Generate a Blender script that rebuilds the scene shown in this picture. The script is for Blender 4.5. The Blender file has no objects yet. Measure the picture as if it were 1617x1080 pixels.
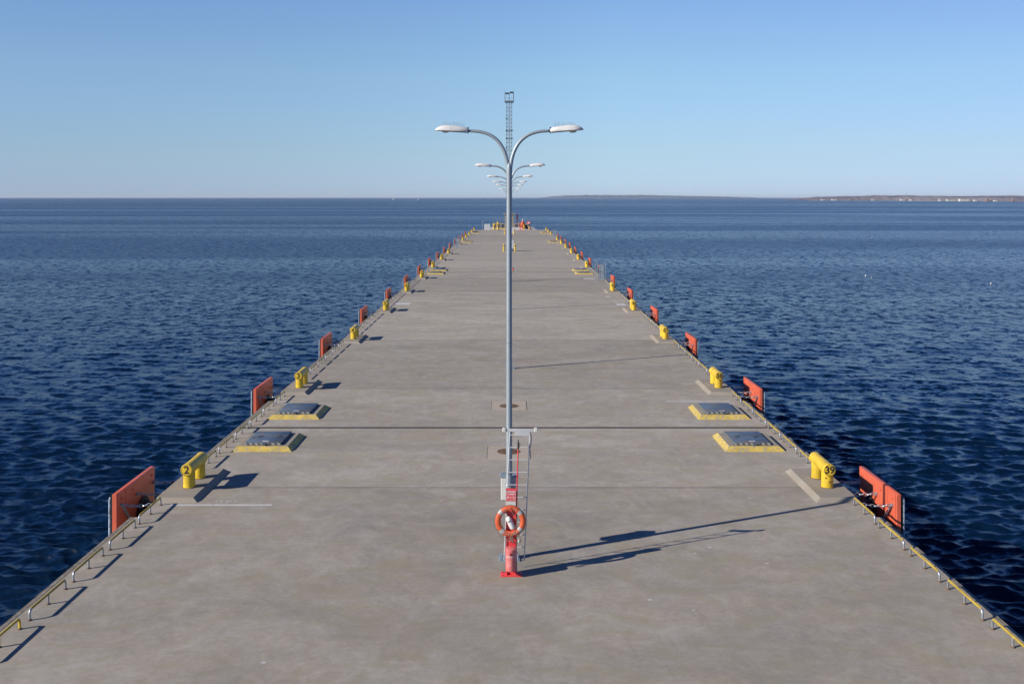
import bpy, math, random
import numpy as np
from mathutils import Vector, Matrix
R = math.radians
rnd = random.Random(7)
scene = bpy.context.scene
COL = scene.collection
SEA = -2.9            # water level, deck surface is z = 0
EL, ER = -10.33, 10.12  # deck edges
EYE = 8.7

# ------------------------------------------------------------------ mesh builder
class MB:
    def __init__(s): s.v = []; s.f = []; s.m = []
    def add(s, vs, fs, m=0):
        o = len(s.v); s.v += [tuple(p) for p in vs]
        s.f += [tuple(i+o for i in f) for f in fs]; s.m += [m]*len(fs)
        return s
    def box(s, x0, x1, y0, y1, z0, z1, m=0, bev=0.0):
        if bev <= 0:
            vs = [(x, y, z) for z in (z0, z1) for y in (y0, y1) for x in (x0, x1)]
            fs = [(0,2,3,1), (4,5,7,6), (0,1,5,4), (2,6,7,3), (0,4,6,2), (1,3,7,5)]
            return s.add(vs, fs, m)
        b = bev; vs = []; fs = []
        # chamfered box: octagonal plan, chamfered top and bottom
        def ring(z, i):
            return [(x0+i+b,y0+i,z),(x1-i-b,y0+i,z),(x1-i,y0+i+b,z),(x1-i,y1-i-b,z),
                    (x1-i-b,y1-i,z),(x0+i+b,y1-i,z),(x0+i,y1-i-b,z),(x0+i,y0+i+b,z)]
        for z, i in ((z0, b*.7), (z0+b*.7, 0), (z1-b*.7, 0), (z1, b*.7)): vs += ring(z, i)
        for k in range(3):
            for j in range(8):
                a = k*8+j; c = k*8+(j+1) % 8
                fs.append((a, c, c+8, a+8))
        fs.append(tuple(range(7, -1, -1))); fs.append(tuple(range(24, 32)))
        return s.add(vs, fs, m)
    def frustum(s, bx0, bx1, by0, by1, z0, tx0, tx1, ty0, ty1, z1, m=0, side_m=None):
        vs = [(bx0,by0,z0),(bx1,by0,z0),(bx1,by1,z0),(bx0,by1,z0),(tx0,ty0,z1),(tx1,ty0,z1),(tx1,ty1,z1),(tx0,ty1,z1)]
        s.add(vs, [(0,3,2,1),(4,5,6,7)], m)
        return s.add(vs, [(0,1,5,4),(1,2,6,5),(2,3,7,6),(3,0,4,7)], m if side_m is None else side_m)
    def cyl(s, a, b, r0, r1=None, n=16, m=0, caps=True):
        if r1 is None: r1 = r0
        a = Vector(a); b = Vector(b); d = (b-a).normalized()
        u = d.orthogonal().normalized(); w = d.cross(u)
        vs = []
        for p, r in ((a, r0), (b, r1)):
            for i in range(n):
                t = 2*math.pi*i/n
                vs.append(p + (u*math.cos(t)+w*math.sin(t))*r)
        fs = [(i, (i+1) % n, n+(i+1) % n, n+i) for i in range(n)]
        if caps: fs += [tuple(range(n-1, -1, -1)), tuple(range(n, 2*n))]
        return s.add(vs, fs, m)
    def lathe(s, base, axis, prof, n=24, m=0):
        base = Vector(base); d = Vector(axis).normalized()
        u = d.orthogonal().normalized(); w = d.cross(u); vs = []; fs = []
        for h, r in prof:
            for i in range(n):
                t = 2*math.pi*i/n
                vs.append(base + d*h + (u*math.cos(t)+w*math.sin(t))*max(r, 1e-4))
        for k in range(len(prof)-1):
            for i in range(n):
                a = k*n+i; b = k*n+(i+1) % n
                fs.append((a, b, b+n, a+n))
        fs.append(tuple(range(n-1, -1, -1))); fs.append(tuple(range((len(prof)-1)*n, len(prof)*n)))
        return s.add(vs, fs, m)
    def tube(s, pts, r, n=8, m=0, caps=True):
        pts = [Vector(p) for p in pts]; vs = []; fs = []
        rr = r if isinstance(r, (list, tuple)) else [r]*len(pts)
        d0 = (pts[1]-pts[0]).normalized(); u = d0.orthogonal().normalized()
        for k, p in enumerate(pts):
            if k == 0: d = pts[1]-pts[0]
            elif k == len(pts)-1: d = pts[-1]-pts[-2]
            else: d = (pts[k+1]-pts[k]).normalized()+(pts[k]-pts[k-1]).normalized()
            d.normalize(); u = (u-d*u.dot(d)).normalized(); w = d.cross(u)
            for i in range(n):
                t = 2*math.pi*i/n; vs.append(p+(u*math.cos(t)+w*math.sin(t))*rr[k])
        for k in range(len(pts)-1):
            for i in range(n):
                a = k*n+i; b = k*n+(i+1) % n; fs.append((a, b, b+n, a+n))
        if caps: fs += [tuple(range(n-1, -1, -1)), tuple(range((len(pts)-1)*n, len(pts)*n))]
        return s.add(vs, fs, m)
    def torus(s, c, ax, Rm, r, n=32, k=10, m=0, a0=0, a1=2*math.pi, stretch=None):
        c = Vector(c); d = Vector(ax).normalized(); u = d.orthogonal().normalized()
        if stretch is not None: u = Vector(stretch[0]).normalized()
        w = d.cross(u); sx = stretch[1] if stretch else 1.0
        full = abs((a1-a0)-2*math.pi) < 1e-6; N = n if full else n+1; vs = []; fs = []
        for i in range(N):
            t = a0+(a1-a0)*i/n; rad = u*math.cos(t)+w*math.sin(t); cc = c+(u*math.cos(t)*sx+w*math.sin(t))*Rm
            for j in range(k):
                q = 2*math.pi*j/k; vs.append(cc+rad*(r*math.cos(q))+d*(r*math.sin(q)))
        for i in range(n):
            for j in range(k):
                a = i*k+j; b = i*k+(j+1) % k; a2 = ((i+1) % N)*k+j; b2 = ((i+1) % N)*k+(j+1) % k
                fs.append((a, a2, b2, b))
        return s.add(vs, fs, m)
    def build(s, name, mats, parent=None, smooth=True, ang=38):
        me = bpy.data.meshes.new(name); me.from_pydata(s.v, [], s.f); me.update()
        if not isinstance(mats, (list, tuple)): mats = [mats]
        for mt in mats: me.materials.append(mt)
        if len(mats) > 1: me.polygons.foreach_set('material_index', s.m)
        if smooth:
            me.polygons.foreach_set('use_smooth', [True]*len(me.polygons))
            me.set_sharp_from_angle(angle=R(ang))
        o = bpy.data.objects.new(name, me); COL.objects.link(o)
        if parent: o.parent = parent
        return o

def tag(o, label=None, cat=None, group=None, kind=None):
    for k, v in (('label', label), ('category', cat), ('group', group), ('kind', kind)):
        if v: o[k] = v
    return o
def empty(name, loc=(0,0,0), rz=0):
    o = bpy.data.objects.new(name, None); COL.objects.link(o); o.location = loc
    o.rotation_euler = (0, 0, rz); o.empty_display_size = .2
    return o
KIDS = {}
def copy_tree(o, parent=None):
    c = o.copy(); COL.objects.link(c); c.parent = parent
    for ch in [x for x in list(COL.objects) if x.parent == o]: copy_tree(ch, c)
    return c
def kids(o):
    return [x for x in o.children]
def copy_fast(o, parent=None):
    c = o.copy(); COL.objects.link(c); c.parent = parent
    for ch in CH.get(o.name, []): copy_fast(ch, c)
    return c
CH = {}
def register(o):
    CH.clear()
    for x in COL.objects:
        if x.parent: CH.setdefault(x.parent.name, []).append(x)
def ordinal(n):
    return ['first','second','third','fourth','fifth','sixth','seventh','eighth','ninth','tenth','eleventh','twelfth',
            'thirteenth','fourteenth','fifteenth','sixteenth','seventeenth'][n-1]

# ------------------------------------------------------------------ materials
class NT:
    def __init__(s, name):
        s.mat = bpy.data.materials.new(name); s.mat.use_nodes = True
        s.t = s.mat.node_tree; s.t.nodes.clear()
        s.out = s.n('ShaderNodeOutputMaterial'); s.b = s.n('ShaderNodeBsdfPrincipled')
        s.l(s.b.outputs[0], s.out.inputs[0])
    def n(s, typ, **kw):
        o = s.t.nodes.new(typ)
        for k, v in kw.items(): setattr(o, k, v)
        return o
    def l(s, a, b): s.t.links.new(a, b)
    def pos(s, obj=False):
        if obj: return s.n('ShaderNodeTexCoord').outputs['Object']
        return s.n('ShaderNodeNewGeometry').outputs['Position']
    def mapping(s, v, scale=(1,1,1), rot=(0,0,0), loc=(0,0,0)):
        m = s.n('ShaderNodeMapping'); s.l(v, m.inputs[0]); m.inputs['Scale'].default_value = scale
        m.inputs['Rotation'].default_value = rot; m.inputs['Location'].default_value = loc
        return m.outputs[0]
    def noise(s, v, scale, detail=4, rough=.55, out='Fac', dist=0):
        o = s.n('ShaderNodeTexNoise'); s.l(v, o.inputs['Vector']); o.inputs['Scale'].default_value = scale
        o.inputs['Detail'].default_value = detail; o.inputs['Roughness'].default_value = rough
        o.inputs['Distortion'].default_value = dist
        return o.outputs[out]
    def ramp(s, v, stops):
        o = s.n('ShaderNodeValToRGB'); s.l(v, o.inputs[0]); e = o.color_ramp.elements
        while len(e) < len(stops): e.new(.5)
        for el, (p, c) in zip(e, stops):
            el.position = p; el.color = (c, c, c, 1) if isinstance(c, (int, float)) else (*c, 1)
        return o.outputs[0]
    def mix(s, f, a, b, typ='MIX'):
        o = s.n('ShaderNodeMix', data_type='RGBA', blend_type=typ)
        for i, v in ((0, f), (6, a), (7, b)):
            if isinstance(v, (int, float)): o.inputs[i].default_value = v if i == 0 else (v, v, v, 1)
            elif isinstance(v, tuple): o.inputs[i].default_value = (*v, 1)
            else: s.l(v, o.inputs[i])
        return o.outputs[2]
    def math(s, op, a, b=None, c=None):
        o = s.n('ShaderNodeMath', operation=op)
        for i, v in enumerate((a, b, c)):
            if v is None: continue
            if isinstance(v, (int, float)): o.inputs[i].default_value = v
            else: s.l(v, o.inputs[i])
        return o.outputs[0]
    def bump(s, h, strength=.3, dist=.01):
        o = s.n('ShaderNodeBump'); o.inputs['Strength'].default_value = strength; o.inputs['Distance'].default_value = dist
        s.l(h, o.inputs['Height']); s.l(o.outputs[0], s.b.inputs['Normal']); return o
    def set(s, **kw):
        for k, v in kw.items():
            k = k.replace('_', ' ')
            i = s.b.inputs[k]
            if isinstance(v, tuple): i.default_value = (*v, 1)
            elif isinstance(v, (int, float)): i.default_value = v
            else: s.l(v, i)
        return s

def paint(name, col, rough=.45, metal=0, wear=None, amt=.5, scale=14, var=.12, coat=0):
    t = NT(name); p = t.pos()
    n1 = t.noise(p, 2.3, 5, .6); n2 = t.noise(p, scale, 6, .65)
    dark = tuple(c*(1-var*1.6) for c in col); lite = tuple(min(1, c*(1+var*.7)) for c in col)
    c = t.mix(t.ramp(n1, [(.3, 0.), (.7, 1.)]), dark, lite)
    if wear: c = t.mix(t.ramp(n2, [(1-amt-.02, 0.), (1-amt+.05, 1.)]), c, wear)
    t.set(Base_Color=c, Metallic=metal, Roughness=t.ramp(n2, [(.3, max(.05, rough-.1)), (.7, min(1, rough+.12))]))
    t.bump(n2, .15, .004)
    return t.mat

M = {}
M['yellow'] = paint('yellow_paint', (.74,.50,.03), .45, 0, (.38,.25,.06), .39, 13, .18)
M['yellow_worn'] = paint('worn_yellow_paint', (.62,.45,.09), .7, 0, (.36,.30,.19), .47, 9, .2)
M['rail_yellow'] = paint('rail_yellow_paint', (.50,.35,.04), .5, 0, (.22,.16,.08), .42, 20, .2)
M['galv'] = paint('galvanised_steel', (.42,.44,.46), .38, .65, (.30,.31,.32), .4, 25, .1)
M['galv_matt'] = paint('matt_galvanised_steel', (.33,.38,.41), .5, .35, (.27,.31,.33), .4, 12, .08)
M['orange'] = paint('fender_orange_paint', (.68,.135,.07), .5, 0, (.52,.10,.06), .36, 9, .08)
M['rubber'] = paint('black_rubber', (.014,.015,.017), .7, 0, (.03,.03,.03), .4, 10, .2)
M['pad'] = paint('pale_blue_edge_pad', (.34,.42,.50), .55, 0, (.12,.14,.17), .47, 14, .15)
M['white'] = paint('white_enamel', (.72,.70,.66), .4, 0, (.55,.52,.48), .36, 11, .05)
M['offwhite'] = paint('off_white_plastic', (.62,.61,.55), .5, 0, None, .5, 11, .05)
M['glass'] = paint('lamp_glass', (.45,.47,.42), .15)
M['red'] = paint('red_paint', (.72,.055,.06), .45, 0, (.62,.09,.09), .4, 8, .06)
M['faded_red'] = paint('faded_red_plastic', (.66,.17,.16), .5, 0, (.68,.24,.22), .45, 6, .06)
M['darkred'] = paint('dark_red_paint', (.20,.02,.02), .5)
M['buoy'] = paint('lifebuoy_orange', (.64,.105,.03), .55, 0, (.55,.14,.05), .38, 18, .08)
M['band'] = paint('reflective_band', (.40,.39,.36), .4, 0, (.26,.25,.23), .4, 30, .08)
M['blacktext'] = paint('black_stencil_paint', (.02,.02,.02), .6)
M['whitetext'] = paint('white_lettering', (.75,.73,.72), .6)
M['greytext'] = paint('grey_lettering', (.42,.36,.33), .6)
M['roadwhite'] = paint('worn_white_road_paint', (.62,.60,.57), .8, 0, (.36,.33,.31), .42, 6, .08)
M['rope'] = paint('grey_rope', (.22,.17,.13), .9, 0, (.10,.08,.07), .45, 60, .1)
M['alu'] = paint('aluminium', (.60,.61,.60), .45, .15, (.40,.40,.38), .35, 20, .06)
M['slate'] = paint('slate_steel', (.10,.115,.13), .5, .2)
M['mast'] = paint('mast_steel', (.20,.235,.26), .55, .3)
M['manhole'] = paint('rusty_iron', (.13,.075,.04), .8, .1, (.20,.13,.075), .5, 16, .15)
M['steel_plate'] = paint('blue_grey_hatch_steel', (.15,.18,.205), .42, .35, (.20,.165,.14), .42, 2.2, .16)
M['leadwhite'] = paint('white_bird_feather', (.8,.8,.78), .7)
M['tan'] = paint('tan_paint', (.50,.33,.15), .6)
M['rust'] = paint('rust', (.22,.08,.03), .85)

M['rust_grime'] = paint('rusty_foot_grime', (.16,.10,.06), .85)
def concrete(name, base, deck=False, scale=1.0, var=1.0):
    t = NT(name); p = t.pos()
    big = t.noise(t.mapping(p, (.10, .22, .2)), 1.0*scale, 6, .58, dist=.8)
    mid = t.noise(t.mapping(p, (.7, .55, .8), rot=(0,0,.4)), 1.0*scale, 7, .62, dist=.4)
    fine = t.noise(p, 22, 6, .7); streak = t.noise(t.mapping(p, (.35, 3.4, 1)), 1.0, 5, .65)
    d = tuple(c*(1-.16*var) for c in base); li = tuple(c*(1+.12*var) for c in base)
    c = t.mix(t.ramp(big, [(.32, 0.), (.68, 1.)]), d, li)
    warm = (base[0]*1.06, base[1]*.97, base[2]*.87)
    c = t.mix(t.ramp(mid, [(.42, 0.), (.66, .7)]), c, warm)
    c = t.mix(t.ramp(streak, [(.5, 0.), (.75, .35)]), c, tuple(x*1.16 for x in base))
    c = t.mix(.35, c, t.mix(1.0, c, t.ramp(fine, [(.25, .72), (.75, 1.22)]), 'MULTIPLY'))
    if deck:
        g2 = t.noise(t.mapping(p, (1, .8, 1)), 2.2, 8, .72, dist=.6); g3 = t.noise(p, 7, 6, .75)
        c = t.mix(.75, c, t.mix(1.0, c, t.ramp(g2, [(.33, .84), (.67, 1.15)]), 'MULTIPLY'))
        c = t.mix(.7, c, t.mix(1.0, c, t.ramp(g3, [(.33, .86), (.67, 1.14)]), 'MULTIPLY'))
        # pale worn scuffs, dark tyre-dragged patches, droppings
        sc = t.noise(t.mapping(p, (.8, .7, 1), rot=(0,0,.7), loc=(7,3,0)), 1.0, 8, .66, dist=1.6)
        c = t.mix(t.ramp(sc, [(.50, 0.), (.68, .48)]), c, (base[0]*1.28, base[1]*1.34, base[2]*1.36))
        ol = t.noise(t.mapping(p, (.5, .8, 1), rot=(0,0,-.3), loc=(31,3,0)), 1.3, 7, .62, dist=1.5)
        c = t.mix(t.ramp(ol, [(.50, 0.), (.62, .55)]), c, (base[0]*.93, base[1]*.90, base[2]*.72))
        dk = t.noise(t.mapping(p, (.3, .55, 1), rot=(0,0,.5), loc=(1,13,0)), 1.0, 6, .6, dist=.9)
        c = t.mix(t.ramp(dk, [(.48, 0.), (.70, .55)]), c, (base[0]*.70, base[1]*.70, base[2]*.68))
        v = t.n('ShaderNodeTexVoronoi'); t.l(p, v.inputs['Vector']); v.inputs['Scale'].default_value = 1.1
        thr = t.math('LESS_THAN', v.outputs['Distance'], .05)
        gate = t.math('GREATER_THAN', t.noise(p, .7, 2), .53)
        c = t.mix(t.math('MULTIPLY', t.math('MULTIPLY', thr, gate), .75), c, (.60,.59,.58))
        # bay joints every 15.45 m along the pier, every bay cast with its own tone
        sep = t.n('ShaderNodeSeparateXYZ'); t.l(p, sep.inputs[0])
        yb = t.math('DIVIDE', t.math('SUBTRACT', sep.outputs['Y'], 29.9), 15.45)
        wn = t.n('ShaderNodeTexWhiteNoise', noise_dimensions='1D'); t.l(t.math('FLOOR', yb), wn.inputs['W'])
        k = t.math('ADD', t.math('MULTIPLY', wn.outputs['Value'], .22), .88)
        km = t.n('ShaderNodeCombineColor'); [t.l(k, km.inputs[i]) for i in range(3)]
        c = t.mix(1.0, c, km.outputs[0], 'MULTIPLY')
        fr = t.math('FRACT', yb)
        line = t.math('LESS_THAN', t.math('ABSOLUTE', t.math('SUBTRACT', fr, .5)), .5-.0045)
        ln = t.math('SUBTRACT', 1.0, line)
        c = t.mix(t.math('MULTIPLY', ln, .4), c, (.13,.12,.115))
    t.set(Base_Color=c, Roughness=.88, Specular_IOR_Level=.25)
    h = t.math('ADD', t.math('MULTIPLY', mid, .6), t.math('MULTIPLY', fine, .4))
    t.bump(h, .3, .012)
    return t.mat
M['deck'] = concrete('deck_concrete', (.372,.338,.288), True)
M['plinth'] = concrete('plinth_concrete', (.305,.277,.232), False, 3, 1)
M['side'] = concrete('pier_side_concrete', (.27,.25,.22), False, 1.5)
M['slab'] = concrete('manhole_slab_concrete', (.44,.385,.31), False, 4, .8)
M['pale'] = concrete('pale_concrete', (.55,.54,.52), False, 1, .8)
M['joint'] = concrete('joint_filler', (.045,.042,.042), False, 3)
M['edge'] = paint('edge_steel', (.24,.20,.14), .65, .1, (.30,.27,.22), .5, 8, .2)

def striped():
    t = NT('hazard_striped_edge'); p = t.pos(True)
    sep = t.n('ShaderNodeSeparateXYZ'); t.l(p, sep.inputs[0])
    a = t.math('ADD', sep.outputs['X'], sep.outputs['Z'])
    a = t.math('ADD', a, sep.outputs['Y'])
    f = t.math('FRACT', t.math('MULTIPLY', a, 5.2))
    t.set(Base_Color=t.mix(t.math('GREATER_THAN', f, .5), (.07,.07,.07), (.40,.38,.30)), Roughness=.6)
    return t.mat
M['stripe'] = striped()

def sea_mat():
    t = NT('sea_water'); p = t.pos()
    # small ripples added as slopes on top of the modelled waves
    def slope(scale, vecscale, amt, detail=3, rot=.0):
        nz = t.noise(t.mapping(p, vecscale, rot=(0,0,rot)), scale, detail, .6, out='Color')
        sub = t.n('ShaderNodeVectorMath', operation='SUBTRACT'); t.l(nz, sub.inputs[0]); sub.inputs[1].default_value = (.5,.5,.5)
        mul = t.n('ShaderNodeVectorMath', operation='MULTIPLY'); t.l(sub.outputs[0], mul.inputs[0]); mul.inputs[1].default_value = (amt*.7, amt, 0)
        return mul.outputs[0]
    gust = t.noise(t.mapping(p, (.0035,.012,.01), loc=(3,1,0)), 1.0, 5, .6, dist=.5)
    gust2 = t.noise(t.mapping(p, (.0004,.0035,.01), loc=(9,2,0)), 1.0, 4, .55)
    g = t.math('ADD', t.ramp(gust, [(.3, .55), (.7, 1.25)]), t.ramp(gust2, [(.35, -.2), (.65, .25)]))
    s1 = slope(1.0, (1.5, 2.6, 1), 1.5, 4, .12); s2 = slope(1.0, (1.25, .8, 1), 1.25, 5, -.12)
    ad0 = t.n('ShaderNodeVectorMath', operation='ADD'); s3 = slope(1.0, (4.5, 7, 1), .8, 3, .2); t.l(s1, ad0.inputs[0]); t.l(s3, ad0.inputs[1])
    ad = t.n('ShaderNodeVectorMath', operation='ADD'); t.l(ad0.outputs[0], ad.inputs[0]); t.l(s2, ad.inputs[1])
    sc = t.n('ShaderNodeVectorMath', operation='SCALE'); t.l(ad.outputs[0], sc.inputs[0]); t.l(g, sc.inputs['Scale'])
    geo = t.n('ShaderNodeNewGeometry')
    ad2 = t.n('ShaderNodeVectorMath', operation='ADD'); t.l(sc.outputs[0], ad2.inputs[0]); t.l(geo.outputs['Normal'], ad2.inputs[1])
    nm = t.n('ShaderNodeVectorMath', operation='NORMALIZE'); t.l(ad2.outputs[0], nm.inputs[0])
    t.l(nm.outputs[0], t.b.inputs['Normal'])
    sl = t.noise(t.mapping(p, (.0006,.0045,.01), rot=(0,0,-.06), loc=(5,8,0)), 1.0, 3, .5, dist=.6)
    slick = t.ramp(sl, [(.44, 0.), (.485, 1.), (.51, 1.), (.56, 0.)])
    rgh = t.math('SUBTRACT', .295, t.math('MULTIPLY', slick, .075))
    t.set(Base_Color=(.001,.010,.030), Roughness=rgh, IOR=1.333)
    return t.mat
M['sea'] = sea_mat()

def wood_mat(name, a, b):
    t = NT(name); p = t.pos()
    n = t.noise(t.mapping(p, (.02,.02,.08)), 1.0, 6, .7)
    t.set(Base_Color=t.mix(t.ramp(n, [(.35, 0.), (.65, 1.)]), a, b), Roughness=.95, Specular_IOR_Level=.1)
    return t.mat
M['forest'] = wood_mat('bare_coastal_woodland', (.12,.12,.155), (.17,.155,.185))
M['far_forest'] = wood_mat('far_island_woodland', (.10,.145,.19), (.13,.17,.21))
M['shore'] = wood_mat('pale_shore_sand', (.30,.28,.24), (.20,.19,.16))
M['house_white'] = paint('white_render', (.62,.60,.56), .8)
M['house_red'] = paint('dull_red_wall', (.30,.21,.19), .8)
M['house_roof'] = paint('grey_roof', (.25,.24,.25), .8)
M['house_green'] = paint('pale_green_wall', (.50,.55,.46), .8)
M['window'] = paint('dark_window', (.05,.06,.07), .2)

# ------------------------------------------------------------------ text
def text_mb(s, size, bold=0.0, depth=.002):
    cu = bpy.data.curves.new('lettering', 'FONT'); cu.body = s; cu.size = size
    cu.align_x = 'CENTER'; cu.align_y = 'CENTER'; cu.offset = bold; cu.extrude = depth; cu.resolution_u = 4
    ob = bpy.data.objects.new('lettering', cu); COL.objects.link(ob)
    dg = bpy.context.evaluated_depsgraph_get(); dg.update()
    me = bpy.data.meshes.new_from_object(ob.evaluated_get(dg))
    mb = MB(); mb.v = [tuple(v.co) for v in me.vertices]; mb.f = [tuple(pp.vertices) for pp in me.polygons]; mb.m = [0]*len(mb.f)
    bpy.data.objects.remove(ob); bpy.data.curves.remove(cu)
    return mb
def xf(mb, mat):
    mb.v = [tuple(mat @ Vector(v)) for v in mb.v]; return mb
UPRIGHT = Matrix.Rotation(R(90), 4, 'X')   # text facing -Y (towards the camera side)
def merge(a, b):
    o = len(a.v); a.v += b.v; a.f += [tuple(i+o for i in f) for f in b.f]; a.m += b.m; return a

# ------------------------------------------------------------------ pier
BAY = 15.45; Y0 = 28.4; YEND = 267.0
def deck():
    mb = MB(); left = []; right = []
    left.append((EL, -30)); right.append((ER, -30))
    for k in range(15):
        a = 27.1+BAY*k; b = 32.3+BAY*k
        left += [(EL, a), (EL+.2, a+.03), (EL+.2, b), (EL, b+.03)]
        right += [(ER, a), (ER-.2, a+.03), (ER-.2, b), (ER, b+.03)]
    left.append((EL, YEND)); right.append((ER, YEND))
    vs = []; fs = []; n = len(left)
    for z in (0, -4.6):
        for (x, y) in left: vs.append((x, y, z))
        for (x, y) in right: vs.append((x, y, z))
    for i in range(n-1):
        fs.append((i, n+i, n+i+1, i+1))
    mb.add(vs, fs, 0)
    sd = []
    for i in range(n-1):
        sd.append((i, i+1, 2*n+i+1, 2*n+i)); sd.append((n+i+1, n+i, 3*n+i, 3*n+i+1))
    sd.append((n-1, 2*n-1, 4*n-1, 3*n-1)); sd.append((n, 0, 2*n, 3*n))
    mb.add(vs, sd, 1)
    o = mb.build('pier_deck', [M['deck'], M['side']], smooth=False); tag(o, kind='structure')
    # steel edge angle, between the notches
    e = MB()
    segs = [(-30, 27.1)]+[(32.33+BAY*k, 27.1+BAY*(k+1)) for k in range(14)]+[(32.33+BAY*14, YEND)]
    for a, b in segs:
        e.box(EL-.012, EL+.09, a, b, -.12, .006); e.box(ER-.09, ER+.012, a, b, -.12, .006)
    tag(e.build('deck_edge_trim', M['edge'], smooth=False), kind='structure')
    j = MB()
    for y in (37.65, 116.05, 194.5):
        j.box(EL+.1, ER-.1, y-.10, y+.10, -.03, .004)
    tag(j.build('expansion_joint', M['joint'], smooth=False), kind='structure')
    # pier head platform beyond the deck
    p = MB(); p.box(-6.6, 6.9, YEND+.02, 292, -4.6, -.02)
    tag(p.build('pier_head', [M['pale']], smooth=False), kind='structure')
    p = MB()
    p.add([(0.9,268.0,-.02),(7.4,268.0,-.02),(.9,276,-.02),(6.8,276,-.02),(1.0,270,.55),(2.6,270.5,.5),(1.0,275,.5),(2.4,274.5,.5)],
          [(0,1,5,4),(1,3,7,5),(3,2,6,7),(2,0,4,6),(4,5,7,6)], 0)
    tag(p.build('pale_ramp', [M['pale']], smooth=False), kind='structure')
deck()

def crack(name, pts, w=.012):
    mb = MB(); vs = []; q = random.Random(len(pts)+int(pts[0][1]*10)); fine = []
    for a, b in zip(pts, pts[1:]):
        n = 14
        for i in range(n): u = i/n; fine.append((a[0]+(b[0]-a[0])*u+q.uniform(-.025,.025), a[1]+(b[1]-a[1])*u))
    fine.append(pts[-1])
    for i, (x, y) in enumerate(fine):
        ww = w*q.uniform(.3, 1)*(0.2 if i in (0, len(fine)-1) else 1); vs += [(x-ww, y, .0035), (x+ww, y, .0035)]
    for i in range(len(fine)-1): mb.add([vs[2*i], vs[2*i+1], vs[2*i+3], vs[2*i+2]], [(0,1,2,3)])
    tag(mb.build(name, M['crackfill'], smooth=False), kind='structure')
M['crackfill'] = concrete('dark_crack_fill', (.19,.17,.15), False, 3)  # darker concrete colour for thin crack strips
# painted lines and marks on the deck
def marking(name, boxes, label, txt=None):
    mb = MB()
    for (x0, x1, y0, y1) in boxes: mb.add([(x0,y0,.004),(x1,y0,.004),(x1,y1,.004),(x0,y1,.004)], [(0,1,2,3)])
    if txt:
        s, x, y, sz = txt
        t = text_mb(s, sz, .004, 0); xf(t, Matrix.Translation((x, y, .0045))); merge(mb, t)
    o = mb.build(name, M['roadwhite'], smooth=False)
    tag(o, label, 'marking', 'painted marks on the deck')
marking('painted_line', [(-9.62,-6.75,28.12,28.24)], 'white painted line and faded figures on the deck in front of bollard 2', ('1-4  87 5', -8.15, 28.50, .17))
marking('painted_line', [(6.62,9.42,42.42,42.56)], 'white painted line and faded figures beyond the large right hatches', ('1 17  3', 7.7, 42.85, .22))
marking('painted_patch', [(8.6,9.35,80.2,81.9)], 'pale blue-white painted square by the right edge between two far bollards')
marking('painted_patch', [(-9.4,-8.2,80.9,82.2)], 'small white painted square near the left edge past bollard 5')
marking('painted_line', [(7.85,9.0,106.0,107.0)], 'short white painted bar in front of the right twin hatches')
marking('painted_patch', [(8.45,8.8,87.2,87.9)], 'tiny white painted dash near the right edge before the grey gate')

def manhole(cx, y0, y1, cy, label):
    t = empty('manhole', (cx, cy, 0)); tag(t, label, 'manhole', 'manholes along the centre line')
    a = y0-cy; b = y1-cy
    mb = MB(); mb.box(-.72, .72, a, b, -.02, .006); mb.build('concrete_surround', M['slab'], t, smooth=False)
    for gx in (-.735, .722):
        mb = MB(); mb.box(gx, gx+.013, a, b, -.02, .0075); mb.build('gap_line', M['joint'], t, smooth=False)
    mb = MB(); mb.lathe((0,0,.004), (0,0,1), [(0, .40), (.008, .40), (.012, .39), (.012, .34), (.009, .335), (.009, .30), (.012, .295), (.012, .02)], 40)
    for i in range(6): mb.box(-.25, .25, -.24+i*.09, -.20+i*.09, .014, .02)
    mb.build('cover', M['manhole'], t)
manhole(-.06, 33.15, 34.85, 34.1, 'round rusty manhole cover in a pale square just behind the first lamp')
manhole(-.06, 40.75, 42.5, 41.55, 'round rusty manhole cover beyond the dark expansion joint')

# ------------------------------------------------------------------ bollards on plinths
def make_plinth():
    # footprint: outer side flush with the notch, local x points inland
    mb = MB()
    mb.frustum(0, 1.2, -1.63, 1.63, 0.001, .0, 1.05, -1.52, 1.52, .12)
    o = mb.build('bollard_plinth', M['plinth'], smooth=False)
    bv = o.modifiers.new('bevel', 'BEVEL'); bv.width = .018; bv.segments = 2
    return o
def make_bollard():
    t = empty('mooring_bollard')
    for y in (-.485, .485):
        mb = MB(); mb.lathe((0, y, 0), (0,0,1), [(0, .195), (.012, .195), (.02, .172), (.56, .170)], 28)
        mb.torus((0, y, .008), (0,0,1), .200, .012, 28, 6, 1)
        mb.build('post', [M['yellow'], M['rust_grime']], t)
    mb = MB()
    mb.lathe((0, -.73, .555), (0,1,0), [(0, .15), (.004, .172), (.02, .182), (.07, .182), (.075, .176), (1.385, .176), (1.39, .182), (1.44, .182), (1.456, .172), (1.46, .15)], 32)
    mb.build('crossbar', M['yellow'], t)
    mb = MB(); mb.torus((0, -.731, .555), (0,1,0), .155, .004, 32, 6)
    mb.build('painted_ring', M['blacktext'], t)
    return t
plinth0 = make_plinth(); bollard0 = make_bollard(); register(None)
first_p = True; first_b = True
skipL = {9}; skipR = {5, 12}
rustn = 0
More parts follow.
